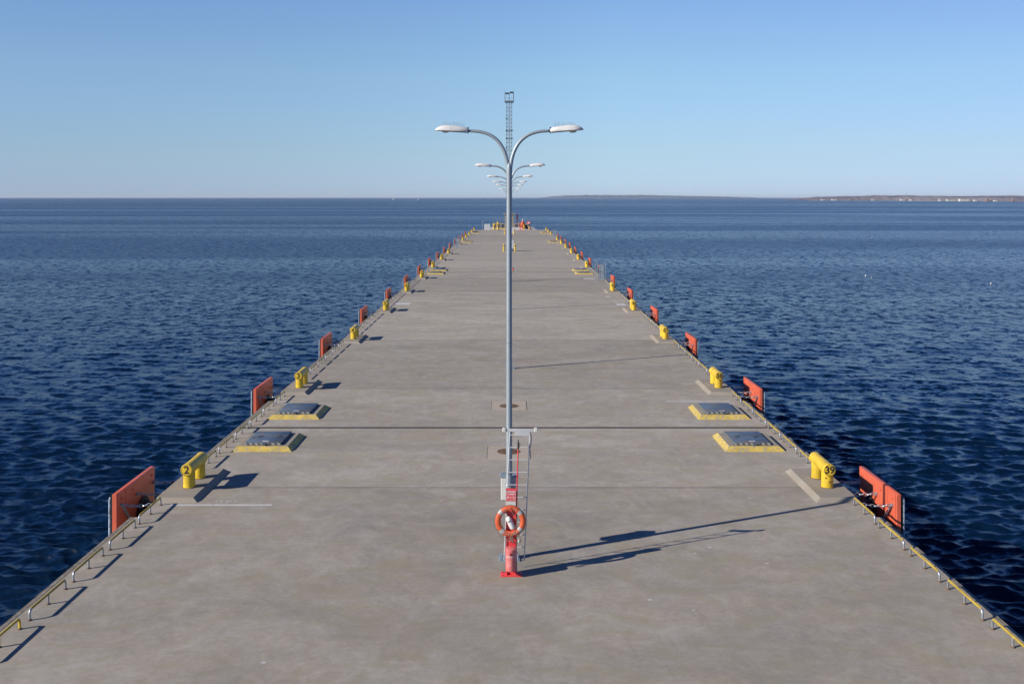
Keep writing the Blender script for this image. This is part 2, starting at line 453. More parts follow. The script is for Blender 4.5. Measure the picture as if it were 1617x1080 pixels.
for side in (-1, 1):
    for k in range(16):
        if k in (skipL if side < 0 else skipR): continue
        yc = Y0+1.63+BAY*k
        edge = (EL+.2) if side < 0 else (ER-.2)
        pl = plinth0 if first_p else copy_fast(plinth0); first_p = False
        pl.location = (edge, yc, 0)
        pl.scale = (1 if side < 0 else -1, 1, 1)
        sd = 'left' if side < 0 else 'right'
        num = k+2 if side < 0 else 39-k
        who = f'bollard {num}' if k < 3 else f'the {ordinal(k+1)} yellow bollard from the camera'
        tag(pl, f'low concrete plinth under {who} on the {sd} edge', 'plinth', 'concrete plinths along the pier edges')
        b = bollard0 if first_b else copy_fast(bollard0); first_b = False
        b.location = (-9.53 if side < 0 else 9.40, yc, .12)
        if k < 3: lb = f'yellow double-post mooring bollard marked {num} on the {sd} edge'
        else: lb = f'yellow mooring bollard, {ordinal(k+1)} from the camera along the {sd} edge'
        tag(b, lb, 'bollard', 'yellow mooring bollards along the pier edges')
        tx = text_mb(str(num), .31 if num < 10 else .285, .009, .0015)
        xf(tx, Matrix.Translation((0, -.7315, .555)) @ UPRIGHT)
        tx.build('painted_number', M['blacktext'], b, smooth=False)
        if side > 0 and k == 0:
            for (c_, d_) in (((-.08,-.63,.30), (-.45,-1,0)), ((.02,-.655,.19), (0,-1,0))):
                mb = MB(); mb.lathe(c_, d_, [(0,.03),(.012,.026)], 10); mb.build('rust_spot', M['rust'], b)

# ------------------------------------------------------------------ fenders
def chain_mb(a, b, sag=.04, L=.155):
    a = Vector(a); b = Vector(b); n = max(3, int((b-a).length/(L*.72))); mb = MB()
    for i in range(n):
        t0 = (i+.5)/n; p = a.lerp(b, t0) - Vector((0,0,sag*4*t0*(1-t0)))
        d = (b-a).normalized(); d = (d - Vector((0,0,1))*sag*4*(1-2*t0)/max(.1, (b-a).length)).normalized()
        up = Vector((0,0,1)) if i % 2 == 0 else d.cross(Vector((0,0,1))).normalized()
        up = (up-d*up.dot(d)).normalized()
        mb.torus(p, up, .038, .0155, 12, 6, 0, stretch=(d, 1.75))
    return mb
def make_fender():
    # local: x = 0 on the pier face, +x seaward, y along the pier, z up from deck
    t = empty('pier_fender')
    g = .98; mb = MB()
    mb.box(g, g+.13, 0, 3.0, -2.3, .32, 0, .012)
    mb.box(g-.012, g-.001, .64, .70, -2.28, .305)            # stiffener seam
    mb.box(g-.022, g-.001, .03, .12, -2.28, .305)
    for z in (-.95,): mb.box(g-.03, g-.001, .05, 2.95, z-.05, z+.05)
    mb.build('panel', M['orange'], t)
    mb = MB(); mb.box(g+.132, g+.185, .02, 2.98, -2.25, .30, 0, .01); mb.build('facing_pad', M['rubber'], t)
    mb = MB(); mb.tube([(g+.222, .06, -2.2), (g+.222, .06, .14), (g+.215, .09, .22)], .036, 10); mb.build('edge_strip', M['pad'], t)
    mb = MB()
    mb.lathe((.0, 1.95, -.85), (1,0,0), [(0, .62), (.05, .62), (.06, .55), (.25, .50), (.5, .40), (.75, .36), (.9, .42), (.93, .55), (g-.03, .55)], 28)
    mb.box(0, .1, .3, 2.9, -2.0, -.18)
    mb.build('rubber_cone', M['rubber'], t)
    for (yy, zz, y2) in ((.28, -.06, .35), (1.5, -.10, 1.62), (2.85, -.14, 3.05)):
        c = chain_mb((.02, y2, zz+.03), (g-.05, yy, zz), .05)
        co = c.build('chain', M['galv'], t)
        mb = MB(); mb.box(g-.055, g-.001, yy-.045, yy+.045, zz-.04, zz+.04, 0, .008); mb.cyl((g-.06,yy-.05,zz),(g-.06,yy+.05,zz),.02,n=8)
        mb.build('shackle', M['galv_matt'], co)
    c = chain_mb((g-.02, .34, -.08), (g-.08, .95, -.75), .02); c.build('chain', M['galv_matt'], t)
    for (yy, zz) in ((.3, .12), (.3, -.35), (1.2, .12), (2.7, .12)):
        mb = MB(); mb.lathe((g-.001, yy, zz), (-1,0,0), [(0,.035),(.018,.035),(.02,.02),(.035,.02)], 10)
        mb.build('bolt', M['orange'], t)
    return t
fender0 = make_fender(); register(None)
ff = True
for side in (-1, 1):
    for k in range(15):
        f = fender0 if ff else copy_fast(fender0); ff = False
        f.location = (EL+.2 if side < 0 else ER-.2, 28.1+BAY*k, 0)
        f.scale = (side, 1, 1)
        sd = 'left' if side < 0 else 'right'
        tag(f, f'orange-red fender panel hung on chains, {ordinal(k+1)} from the camera on the {sd} side', 'fender', 'orange fender panels hanging over the water')

# ------------------------------------------------------------------ kerb rails
def rail_path(L, h, r=.09):
    top = [(0, r, h), (0, L-r, h)]
    a = [(0, 0, 0), (0, 0, h-r)] + [(0, r-r*math.cos(q), h-r+r*math.sin(q)) for q in (R(22), R(45), R(67), R(90))]
    b = [(0, L-y, z) for (_, y, z) in a]
    return a, top, b
def make_rail(mat_leg, simple=False):
    L, h = 1.63, .22
    a, top, b = rail_path(L, h)
    if simple:
        mb = MB(); mb.tube(top, .027, 8, 0)
        for pth in (a, b, [(0, L*.5, 0), (0, L*.5, h-.01)]): mb.tube(pth, .024, 6, 1)
        return mb.build('kerb_rail', [M['rail_yellow'], mat_leg])
    t = empty('kerb_rail')
    mb = MB(); mb.tube([(0, .05, h-.004)]+top+[(0, L-.05, h-.004)], .028, 12); mb.build('bar', M['rail_yellow'] if mat_leg is not M['yellow'] else M['yellow'], t)
    for pth in (a, [(0, L*.5, 0), (0, L*.5, h-.01)], b):
        mb = MB(); mb.tube(pth, .026, 12); mb.lathe((pth[0][0], pth[0][1], .001), (0,0,1), [(0,.05),(.006,.05),(.03,.028)], 12, 1)
        mb.build('leg', [mat_leg, M['rust_grime']], t)
    return t
rail0 = make_rail(M['galv']); railF = make_rail(M['galv'], True); railY = make_rail(M['yellow']); register(None)
used = {'n': False, 'f': False}
for side in (-1, 1):
    sd = 'left' if side < 0 else 'right'; x = EL+.43 if side < 0 else ER-.40
    cnt = 0
    starts = [(18.45, 0, 0), (20.5, 0, 1), (22.55, 0, 2), (24.6, 0, 3), (26.55, 0, 4)]
    for k in range(15):
        for i in range(6): starts.append((31.82+BAY*k+2.03*i, k+1, i))
    for (y, bay, i) in starts:
        if bay == 0:
            lb = f'{ordinal(i+1)} low tubular kerb rail before the first bollard on the {sd} edge'
        else:
            lb = f'{ordinal(i+1)} low tubular kerb rail beyond the {ordinal(bay)} bollard on the {sd} edge'
        if side < 0 and bay == 0 and i == 0:
            r_ = railY; lb = 'all-yellow low kerb rail with rusty feet at the left edge of the photo'
        elif y < 110:
            r_ = rail0 if not used['n'] else copy_fast(rail0); used['n'] = True
        else:
            r_ = railF if not used['f'] else copy_fast(railF); used['f'] = True
        r_.location = (x, y, 0)
        r_.rotation_euler[2] = R(rnd.uniform(-.35, .35))
        tag(r_, lb, 'rail', 'low yellow and grey kerb rails along the pier edges')

# ------------------------------------------------------------------ deck hatches
def make_hatch(split):
    t = empty('deck_hatch')          # local origin: front left corner of the footprint, 2.1 wide, 2.3 deep
    mb = MB(); mb.frustum(0, 2.08, 0, 2.3, .001, .17, 1.9, .2, 2.12, .15, 0, 1)
    mb.build('kerb', [M['plinth'], M['yellow_worn']], t, smooth=False)
    mb = MB()
    mb.box(.36, 1.66, .33, 2.02, .151, .185); mb.build('frame', M['slate'], t, smooth=False)
    if split:
        parts = [(.32, 1.30, .0), (1.32, 2.06, .0)]
    else: parts = [(.32, 2.06, 0)]
    for (a, b, dz) in parts:
        c = MB(); c.box(.38, 1.64, a, b, .19, .225, 0, .006); co = c.build('cover', M['steel_plate'], t)
        if a < .5:
            s = MB(); s.box(.385, 1.635, a-.012, a-.001, .165, .222); s.build('hazard_edge', M['stripe'], co, smooth=False)
            s = MB(); s.box(.94, 1.16, a+.22, a+.30, .226, .229); s.build('label_plate', M['whitetext'], co, smooth=False)
            s = MB(); s.box(1.0, 1.14, a-.11, a-.014, .151, .235, 0, .01); s.build('lock_box', M['slate'], co)
    s = MB(); s.box(.366, .378, .36, 2.04, .165, .215); s.build('hazard_edge', M['stripe'], t, smooth=False)
    if split:
        for xx in (.62, 1.30):
            s = MB(); s.box(xx, xx+.12, 1.24, 1.36, .226, .245, 0, .005); s.cyl((xx-.02,1.31,.24),(xx+.14,1.31,.24),.014,n=8); s.build('hinge', M['slate'], t)
    return t
h1 = make_hatch(True); h2 = make_hatch(False); register(None)
first = {True: True, False: True}
hl = []
for (ya, yb, desc) in ((34.07, 39.02, 'near'), (112.5, 117.4, 'middle'), (190.8, 195.7, 'far'), (240.5, 247.0, 'farthest')):
    for side in (-1, 1):
        for (y, sp) in ((ya, True), (yb, False)):
            o = h1 if sp else h2
            if not first[sp]: o = copy_fast(o)
            first[sp] = False
            if side < 0: o.location = (-9.57, y, 0)
            else: o.location = (7.36, y, 0)
            sd = 'left' if side < 0 else 'right'
            jt = 'just before' if sp else 'just beyond'
            if desc == 'near': lb = f'large {sd} steel hatch on yellow-edged kerb {jt} the dark joint, ' + ('two leaves' if sp else 'one leaf')
            else: lb = f'{"nearer" if sp else "farther"} of the two small yellow-edged hatches in the {desc} pair on the {sd} side'
            tag(o, lb, 'hatch', 'yellow-edged deck hatches')

# ------------------------------------------------------------------ street lamps
def head_mb(sgn):
    # luminaire along x, from 0 (arm end) to .80 (tip)
    mb = MB(); n = 16
    prof = [(0,.055,.085,.075),(.03,.075,.10,.085),(.2,.105,.12,.09),(.4,.13,.135,.085),(.58,.135,.13,.075),(.70,.11,.095,.06),(.77,.07,.045,.04),(.80,.02,.008,.02)]
    vs = []; fs = []
    for (x, w, up, dn) in prof:
        for i in range(n):
            t = 2*math.pi*i/n; c, s_ = math.cos(t), math.sin(t)
            y = w*math.copysign(abs(c)**.75, c)
            z = up*abs(s_)**.8 if s_ >= 0 else -.018*abs(s_)
            vs.append((sgn*x, y, z-.03-.02*x))
    for k in range(len(prof)-1):
        for i in range(n):
            a = k*n+i; b = k*n+(i+1) % n
            fs.append((a, b, b+n, a+n) if sgn > 0 else (a, a+n, b+n, b))
    fs.append(tuple(range(n))); fs.append(tuple(range((len(prof)-1)*n, len(prof)*n)))
    mb.add(vs, fs); return mb
def make_lamp(z_top_offset=0, spikes=True):
    t = empty('street_lamp'); H = 9.2
    mb = MB()
    mb.lathe((0,0,0), (0,0,1), [(0,.20),(.025,.20),(.03,.105),(.03,.095),(1.9,.09),(2.0,.078),(2.05,.074),(8.6,.063),(9.3,.062),(9.42,.064),(9.52,.05),(9.56,.01)], 20)
    mb.build('pole', M['galv_matt'], t)
    mb = MB(); mb.box(-.035, .035, -.104, -.085, .55, .95, 0, .004); hh = mb.build('access_door', M['galv'], t)
    mb = MB(); mb.cyl((0,-.108,.75),(0,-.10,.75),.012,n=8); mb.build('lock', M['slate'], hh)
    mb = MB(); mb.torus((0,0,2.06),(0,0,1),.078,.006,20,6); mb.torus((0,0,5.2),(0,0,1),.071,.004,20,6); mb.build('seam', M['slate'], t)
    mb = MB(); mb.box(-.26, .26, -.2, .2, .0, .022)
    for sx in (-1,1):
        for sy in (-1,1): mb.cyl((sx*.21, sy*.15, .02), (sx*.21, sy*.15, .09), .02, n=8)
        mb.box(sx*.2-.03, sx*.2+.03, -.03, .03, .02, .14)
    mb.build('base_plate', M['galv_matt'], t)
    for sg in (-1, 1):
        pts = [Vector((sg*.022, 0, 9.0)), Vector((sg*.026, 0, 9.25))]; x_end, z_end = .93, 10.30
        ctrl = [Vector((sg*.032, 0, 9.42)), Vector((sg*.09, 0, 10.05)), Vector((sg*.42, 0, 10.30)), Vector((sg*x_end, 0, z_end))]
        for i in range(15):
            u = i/14; p = ctrl[0]*(1-u)**3+ctrl[1]*3*u*(1-u)**2+ctrl[2]*3*u*u*(1-u)+ctrl[3]*u**3
            pts.append(p)
        mb = MB(); mb.tube(pts, [.040, .044]+[.047-.010*i/14 for i in range(15)], 14); arm = mb.build('arm', M['galv_matt'], t)
        mb = MB(); mb.cyl((sg*(x_end-.03),0,z_end), (sg*(x_end+.10),0,z_end+.002), .03, n=12); mb.box(min(sg*(x_end+.045), sg*(x_end+.075)), max(sg*(x_end+.045), sg*(x_end+.075)), -.05, .05, z_end-.06, z_end+.09)
        mb.build('bracket', M['slate'], arm)
        hd = head_mb(sg); tilt = R(-4 if sg < 0 else -5)
        xf(hd, Matrix.Translation((sg*(x_end+.06), 0, z_end+.012)) @ Matrix.Rotation(sg*tilt, 4, 'Y'))
        ho = hd.build('lamp_head', M['white'], t, ang=50)
        mb = MB(); mb.lathe((sg*(x_end+.60),0,z_end+.03), (0,0,-1), [(0,.11),(.03,.105),(.06,.075),(.075,.03)], 18)
        mb.build('glass', M['glass'], ho)
        mb = MB(); mb.box(min(sg*.03, sg*.66), max(sg*.03, sg*.66), -.085, .085, -.058, -.046, 0); xf(mb, Matrix.Translation((sg*(x_end+.06), 0, z_end+.012)) @ Matrix.Rotation(sg*tilt, 4, 'Y'))
        mb.build('gasket', M['slate'], ho)
        if spikes:
            mb = MB(); q = random.Random(3+sg)
            for i in range(26):
                xx = sg*(x_end+.16+.50*i/25); yy = q.uniform(-.05,.05)
                z0 = z_end+.085
                mb.cyl((xx, yy, z0), (xx+q.uniform(-.03,.03), yy+q.uniform(-.06,.06), z0+q.uniform(.09,.15)), .0026, n=4, caps=False)
            mb.build('bird_spikes', M['galv'], ho)
    return t
lamp0 = make_lamp(); lamp1 = make_lamp(spikes=False); register(None)
LAMPY = [24.0, 50.65, 77.35, 104.0, 130.7, 162.5, 236.0]
for i, y in enumerate(LAMPY):
    o = lamp0 if i == 0 else (lamp1 if i == 1 else copy_fast(lamp1))
    o.location = (-.03 if i == 0 else -.02*i, y, 0)
    if i >= 5:
        o.location.z = -.28; o.rotation_euler[1] = 0
    if i == 6: o.rotation_euler[2] = R(12)
    if i == 5: o.rotation_euler[2] = R(-8)
    lb = 'tall grey double-arm street lamp nearest the camera, behind the red lifebuoy post' if i == 0 else f'grey double-arm street lamp, {ordinal(i+1)} from the camera down the middle of the pier'
    tag(o, lb, 'street lamp', 'double-arm lamps down the middle of the pier')

# electrical cabinet behind the first lamp pole
t = empty('electrical_box', (-.03, 24.0, 0)); tag(t, 'off-white electrical box strapped behind the nearest lamp pole', 'electrical box')
mb = MB(); mb.box(-.2, .2, .09, .34, 1.38, 1.93, 0, .012); mb.build('housing', M['offwhite'], t)
mb = MB(); mb.add([(-.225,.07,1.932),(.225,.07,1.932),(.225,.37,1.932),(-.225,.37,1.932),(-.225,.07,1.95),(.225,.07,1.95),(.20,.35,1.99),(-.20,.35,1.99)],
                  [(0,3,2,1),(4,5,6,7),(0,1,5,4),(1,2,6,5),(2,3,7,6),(3,0,4,7)]); mb.build('lid', M['galv_matt'], t, smooth=False)
mb = MB()
for z in (1.5, 1.8): mb.torus((0, 0, z), (0,0,1), .096, .012, 20, 6)
mb.box(-.05, .05, .085, .1, 1.45, 1.85); mb.build('strap', M['galv'], t)
mb = MB(); mb.cyl((-.14,.2,1.34),(-.14,.2,1.385),.025,n=10); mb.cyl((-.06,.2,1.35),(-.06,.2,1.385),.02,n=10); mb.build('cable_gland', M['slate'], t)

# rescue ladder standing against the lamp
t = empty('rescue_ladder', (.09, 23.24, .24)); tag(t, 'silver aluminium ladder hung upright on the back of the red lifebuoy post', 'ladder')
lean = .135
for sx in (-.235, .235):
    mb = MB()
    a = Vector((sx, 0, .02)); b = Vector((sx+lean, .05, 3.02))
    mb.tube([a, b], .014, 8); mb.build('side_rail', M['alu'], t)
for i in range(10):
    z = .30+.29*i; f = z/3.02
    mb = MB(); mb.cyl((-.235+lean*f, .05*f, z), (.235+lean*f, .05*f, z), .011, n=8); mb.build('rung', M['alu'], t)
mb = MB(); mb.box(-.33+lean, .33+lean, .03, .07, 2.99, 3.05, 0, .006); mb.box(-.13+lean, .235+lean, .035, .065, 2.90, 3.0); bar = mb.build('stabiliser_bar', M['alu'], t)
for sx in (-1, 1):
    mb = MB(); mb.box(lean+sx*.37-.04, lean+sx*.37+.04, .01, .09, 2.98, 3.08, 0, .012); mb.build('end_cap', M['offwhite'], bar)
mb = MB(); mb.tube([(.235+lean,.03,2.98),(.27+lean,.0,2.86),(.25+lean,.02,2.7),(.235+lean,.04,2.62)], .012, 8); mb.build('hook', M['slate'], t)

# ------------------------------------------------------------------ lifebuoy station (post, sign, case) + ring + boathook as things of their own
def make_station(full=True):
    t = empty('lifebuoy_post')
    mb = MB(); mb.box(-.115, .115, -.05, .05, .02, 1.98, 0, .006); mb.box(-.115,-.10,-.07,.07,.02,1.98); mb.box(.10,.115,-.07,.07,.02,1.98); mb.build('post', M['red'], t)
    mb = MB(); mb.box(-.24, .25, -.16, .12, .0, .022, 0, .004); mb.add([(-.1,-.05,.02),(-.1,-.13,.02),(-.1,-.05,.14),(-.09,-.05,.02),(-.09,-.13,.02),(-.09,-.05,.14)], [(0,1,2),(3,5,4),(1,4,5,2)])
    for sx in (-.2, .2):
        for sy in (-.12, .08): mb.cyl((sx, sy, .02), (sx, sy, .045), .014, n=6)
    mb.build('base_plate', M['red'], t)
    if full:
        mb = MB(); mb.box(-.115, .115, -.082, -.075, 1.72, 1.965); sg = mb.build('sign_board', M['red'], t, smooth=False)
        mb = MB()
        for (a, b, c, d) in ((-.108,.108,1.952,1.958),(-.108,.108,1.728,1.734),(-.108,-.102,1.728,1.958),(.102,.108,1.728,1.958)): mb.box(a, b, -.0845, -.0821, c, d)
        for s_, z, sz, xx in (('HÄDAABI', 1.922, .043, 0), ('NUMBER', 1.872, .042, 0), ('112', 1.795, .082, .025)):
            tx = text_mb(s_, sz, .0012, .0012); xf(tx, Matrix.Translation((xx, -.0835, z)) @ UPRIGHT); merge(mb, tx)
        # telephone handset pictogram
        mb.box(-.085, -.045, -.0845, -.0821, 1.815, 1.825); mb.box(-.088,-.076,-.0845,-.0821,1.803,1.815); mb.box(-.054,-.042,-.0845,-.0821,1.803,1.815); mb.box(-.077,-.053,-.0845,-.0821,1.778,1.800)
        mb.build('lettering', M['whitetext'], sg, smooth=False)
        mb = MB(); mb.box(-.11, .11, -.081, -.075, 1.60, 1.71); mb.build('white_plate', M['offwhite'], t, smooth=False)
        mb = MB(); mb.box(-.015, .015, -.17, -.05, 1.50, 1.52); mb.box(-.015, .015, -.172, -.165, 1.50, 1.56); mb.build('hanger', M['red'], t)
    # line canister
    mb = MB(); mb.lathe((0, -.17, .16), (0,0,1), [(0,.10),(.006,.118),(.02,.122),(.42,.122),(.425,.128),(.47,.130),(.475,.135),(.50,.133),(.512,.118),(.515,.02)], 32)
    cs = mb.build('line_canister', M['faded_red'], t)
    mb = MB(); mb.lathe((0, -.285, .565), (0,-1,0), [(0,.03),(.02,.028),(.022,.012)], 14); mb.build('latch', M['darkred'], cs)
    if full:
        mb = MB(); tx = text_mb('BALLONG', .050, .0012, .0)
        # wrap the lettering round the canister
        for i, v in enumerate(tx.v):
            a = v[0]/.124; tx.v[i] = (.1245*math.sin(a), -.17-.1245*math.cos(a), .50+v[1])
        tx.v = [(x, y, z) for (x, y, z) in tx.v]; tx.build('lettering', M['whitetext'], cs, smooth=False)
    return t
def make_ring():
    t = empty('lifebuoy'); c = (0, 0, 0)
    def torus_flat(a0, a1, r, mat, name, n, parent):
        mb = MB(); Rm = .288; k = 14; vs = []; fs = []
        for i in range(n+1):
            q = a0+(a1-a0)*i/n
            for j in range(k):
                s_ = 2*math.pi*j/k; rad = Rm+r*math.cos(s_)
                vs.append((rad*math.sin(q), r*.72*math.sin(s_), rad*math.cos(q)))
        for i in range(n):
            for j in range(k):
                fs.append((i*k+j, i*k+(j+1) % k, (i+1)*k+(j+1) % k, (i+1)*k+j))
        mb.add(vs, fs); return mb.build(name, mat, parent)
    body = torus_flat(0, 2*math.pi, .066, M['buoy'], 'ring_body', 48, t)
    for q in (48, 130, 222, 312):
        torus_flat(R(q-8.5), R(q+8.5), .0685, M['band'], 'reflective_band', 6, t)
    # letters round the ring, top and bottom
    def arc(s_, centre, rad, flip, sz):
        mb = MB(); n = len(s_)
        for i, ch in enumerate(s_):
            off = (i-(n-1)/2)*.155*(sz/.05)
            q = centre+off if not flip else centre-off
            tx = text_mb(ch, sz, .001, .0008)
            rot = -q if not flip else -(q-math.pi)
            xf(tx, Matrix.Translation((rad*math.sin(q), -.0515, rad*math.cos(q))) @ Matrix.Rotation(-rot, 4, 'Y') @ UPRIGHT)
            merge(mb, tx)
        return mb
    arc('ALPINA', math.pi, .288, True, .07).build('lettering', M['greytext'], body, smooth=False)
    arc('SP', R(22), .288, False, .06).build('lettering', M['greytext'], body, smooth=False)
    arc('LI', R(-24), .288, False, .06).build('lettering', M['greytext'], body, smooth=False)
    # grab line
    mb = MB()
    for s_ in range(4):
        a = R(48+90*s_); b = R(130+90*s_); pts = []
        for i in range(13):
            u = i/12; q = a+(b-a)*u; rad = .352+.03*math.sin(math.pi*u); pts.append((rad*math.sin(q), .0-.01*math.sin(math.pi*u), rad*math.cos(q)-.02*math.sin(math.pi*u)))
        mb.tube(pts, .006, 6)
    mb.build('grab_line', M['rope'], t)
    return t
st0 = make_station(); ring0 = make_ring(); register(None)
ST = (.012, 23.0)
st0.location = (ST[0], ST[1], 0)
tag(st0, 'red steel lifebuoy post with the emergency sign at the foot of the nearest lamp', 'post', 'red lifebuoy posts')
ring0.location = (-.0, 22.88, 1.27); ring0.rotation_euler = (R(-4), 0, 0)
tag(ring0, 'big orange lifebuoy with grey bands hanging on the nearest red post', 'lifebuoy', 'orange lifebuoys')
# throwing float inside the ring
t = empty('throwing_float', (ST[0]-.02, 22.90, 1.27)); tag(t, 'white throwing float hanging inside the nearest lifebuoy', 'float')
d = Vector((.14, -.02, -.30)).normalized(); a = Vector((-.06, 0, .10))
mb = MB(); mb.lathe(a, d, [(0,.018),(.02,.045),(.05,.06),(.09,.066),(.24,.066),(.29,.058),(.315,.03)], 20); mb.build('body', M['white'], t)
mb = MB(); mb.tube([a, a-d*.04+Vector((0,-.01,0)), a-d*.12+Vector((-.005,-.02,.02)), Vector((-.035,-.03,.27))], .013, 8); mb.build('neck', M['offwhite'], t)
mb = MB(); mb.tube([a+d*.13+Vector((-.066,-.03,-.01)), a+d*.11+Vector((-.02,-.075,0)), a+d*.10+Vector((.045,-.062,.045)), a+d*.10+Vector((.07,-.02,.05))], .007, 6); mb.build('cord', M['rope'], t)
# rope looping under the ring
t = empty('rescue_rope', (ST[0], 22.9, .9)); tag(t, 'dark grey rescue rope drooping in loops below the nearest lifebuoy', 'rope')
mb = MB()
def loop(pts, r=.0075):
    pts = [Vector(p) for p in pts]; out = []
    for i in range(len(pts)-1):
        p0 = pts[max(0,i-1)]; p1 = pts[i]; p2 = pts[i+1]; p3 = pts[min(len(pts)-1, i+2)]
        for s_ in range(6):
            u = s_/6; out.append(.5*((2*p1)+(p2-p0)*u+(2*p0-5*p1+4*p2-p3)*u*u+(3*p1-p0-3*p2+p3)*u**3))
    out.append(pts[-1]); mb.tube(out, r, 6)
loop([(-.30,-.02,.20),(-.27,-.04,.09),(-.18,-.05,-.03),(-.05,-.1,-.06),(.02,-.12,-.03),(.03,-.1,.05)])
loop([(-.02,-.06,.70),(.03,-.07,.58),(.12,-.08,.46),(.13,-.06,.3),(.06,-.08,.1),(.02,-.1,.02),(.05,-.11,-.06),(.12,-.1,-.11),(.20,-.08,-.10),(.22,-.06,-.02),(.17,-.05,.08),(.15,-.04,.14)])
loop([(0,-.1,.05),(-.02,-.12,.0),(.03,-.12,-.02),(.05,-.12,-.08),(.0,-.1,-.03)], .011)
mb.build('loop', M['rope'], t)
mb = MB(); mb.lathe((.185,-.09,-.11), (-.1,0,1), [(0,.012),(.01,.016),(.08,.014),(.09,.006)], 10); mb.build('toggle', M['offwhite'], t)
# boathook
t = empty('boathook', (.125, 23.12, 0)); tag(t, 'long red boathook pole with a black hook, standing beside the lifebuoy post', 'boathook')
mb = MB(); mb.tube([(0,0,.03),(.02,.01,1.55),(.055,.03,2.93)], .016, 10); mb.build('shaft', M['red'], t)
mb = MB(); mb.tube([(.055,.03,2.85),(.058,.032,2.98),(.06,.033,3.08)], [.021,.02,.008], 8); mb.tube([(.058,.03,2.96),(.09,.03,2.99),(.10,.03,2.94),(.085,.03,2.90)], .009, 6); mb.build('hook', M['blacktext'], t)
mb = MB(); mb.box(-.035, .03, -.02, .02, .02, .34); mb.build('foot_sleeve', M['galv_matt'], t)

for (x, y, desc) in ((-.03, 103.1, 'before the fourth lamp, half hidden by the nearest pole'), (2.55, 262.0, 'at the far end of the pier')):
    s = copy_fast(st0); s.location = (x, y, 0)
    tag(s, f'small red lifebuoy post {desc}', 'post', 'red lifebuoy posts')
    r_ = copy_fast(ring0); r_.location = (x, y-.22, 1.27)
    if y > 200: r_.scale = (1.25,)*3; r_.location.z = 1.6
    tag(r_, f'small orange lifebuoy {desc}', 'lifebuoy', 'orange lifebuoys')

# ------------------------------------------------------------------ yellow guard posts and cabinets at far lamps
gp = empty('guard_post')
mb = MB(); mb.lathe((0,0,0), (0,0,1), [(0,.13),(1.15,.13),(1.2,.115),(1.23,.06)], 16); mb.build('post', M['yellow'], gp)
mb = MB(); mb.lathe((0,0,.85), (0,0,1), [(0,.133),(.16,.133)], 16); mb.build('dark_band', M['slate'], gp)
register(None)
for i, (x, y, lb) in enumerate(((-1.08,160.5,'yellow guard post left of the sixth lamp'), (.75,160.5,'yellow guard post right of the sixth lamp'),
                                (-1.35,234.0,'distant yellow guard post left of the farthest lamp'), (.82,234.0,'distant yellow guard post right of the farthest lamp'))):
    o = gp if i == 0 else copy_fast(gp); o.location = (x, y, 0); tag(o, lb, 'guard post', 'yellow guard posts around the far lamps')
def cabinet(x, y, w, dpt, h, lb, name='service_cabinet', mat='alu'):
    t = empty(name, (x, y, 0)); tag(t, lb, 'cabinet', 'grey service cabinets')
    mb = MB(); mb.box(-w/2, w/2, 0, dpt, .08, h, 0, .02); mb.build('housing', M[mat], t)
    mb = MB(); mb.box(-w/2-.03, w/2+.03, -.03, dpt+.03, h+.001, h+.05); mb.build('roof', M['galv'], t, smooth=False)
    mb = MB(); mb.box(-w/2+.05, w/2-.05, .05, dpt-.05, 0, .079); mb.build('base', M['slab'], t, smooth=False)
    for s_ in (-1, 1):
        mb = MB(); mb.box(min(s_*.02, s_*(w/2-.05)), max(s_*.02, s_*(w/2-.05)), -.015, -.001, .16, h-.08); dd = mb.build('door', M[mat], t, smooth=False)
        mb = MB(); mb.box(s_*.06-.015, s_*.06+.015, -.04, -.016, h*.5-.08, h*.5+.08); mb.build('handle', M['slate'], dd)
cabinet(0.03, 161.2, 1.15, .5, 1.85, 'pale grey service cabinet behind the yellow posts of the sixth lamp')
cabinet(0.25, 235.0, 1.2, .5, 1.7, 'tiny grey service cabinet at the farthest lamp')
cabinet(-6.1, 262.5, 1.55, .6, 1.7, 'pale square cabinet at the far end left of the mast')

# ------------------------------------------------------------------ grey boarding gates at the edges
def gate(x, y, w, h, lb, flip=1):
    t = empty('boarding_gate', (x, y, 0)); tag(t, lb, 'gate', 'grey boarding gates at the pier edges')
    xs = [0, .22*w, w]
    for i, xx in enumerate(xs):
        mb = MB(); mb.cyl((flip*xx, 0, 0), (flip*xx, 0, h*(1 if i != 1 else .97)), .028, n=10); mb.cyl((flip*xx,0,0),(flip*xx,0,.015),.07,n=10); mb.build('upright', M['galv'], t)
    mb = MB()
    x0, x1 = sorted((flip*.34*w, flip*.86*w))
    mb.box(x0, x1, .03, .07, .22, h*.84, 0, .008); p = mb.build('panel', M['galv_matt'], t)
    mb = MB()
    for i in range(4):
        zz = .45+i*(h*.84-.6)/3.6; mb.box(x0+.1, x0+.2, .022, .029, zz, zz+.13)
    mb.build('slot', M['slate'], p, smooth=False)
    mb = MB()
    for z in (.16, h*.5, h*.87): mb.cyl((0,.01,z), (flip*w,.01,z), .018, n=8)
    mb.build('crossbar', M['galv'], t)
gate(8.72, 102.2, 1.02, 2.15, 'grey steel boarding gate with a slotted panel at the right edge, fourth hatch pair side')
gate(-9.55, 169.0, 0.95, 2.0, 'grey steel boarding gate at the left edge among the far bollards')
gate(8.9, 213.0, .95, 2.0, 'small far grey boarding gate at the right edge')

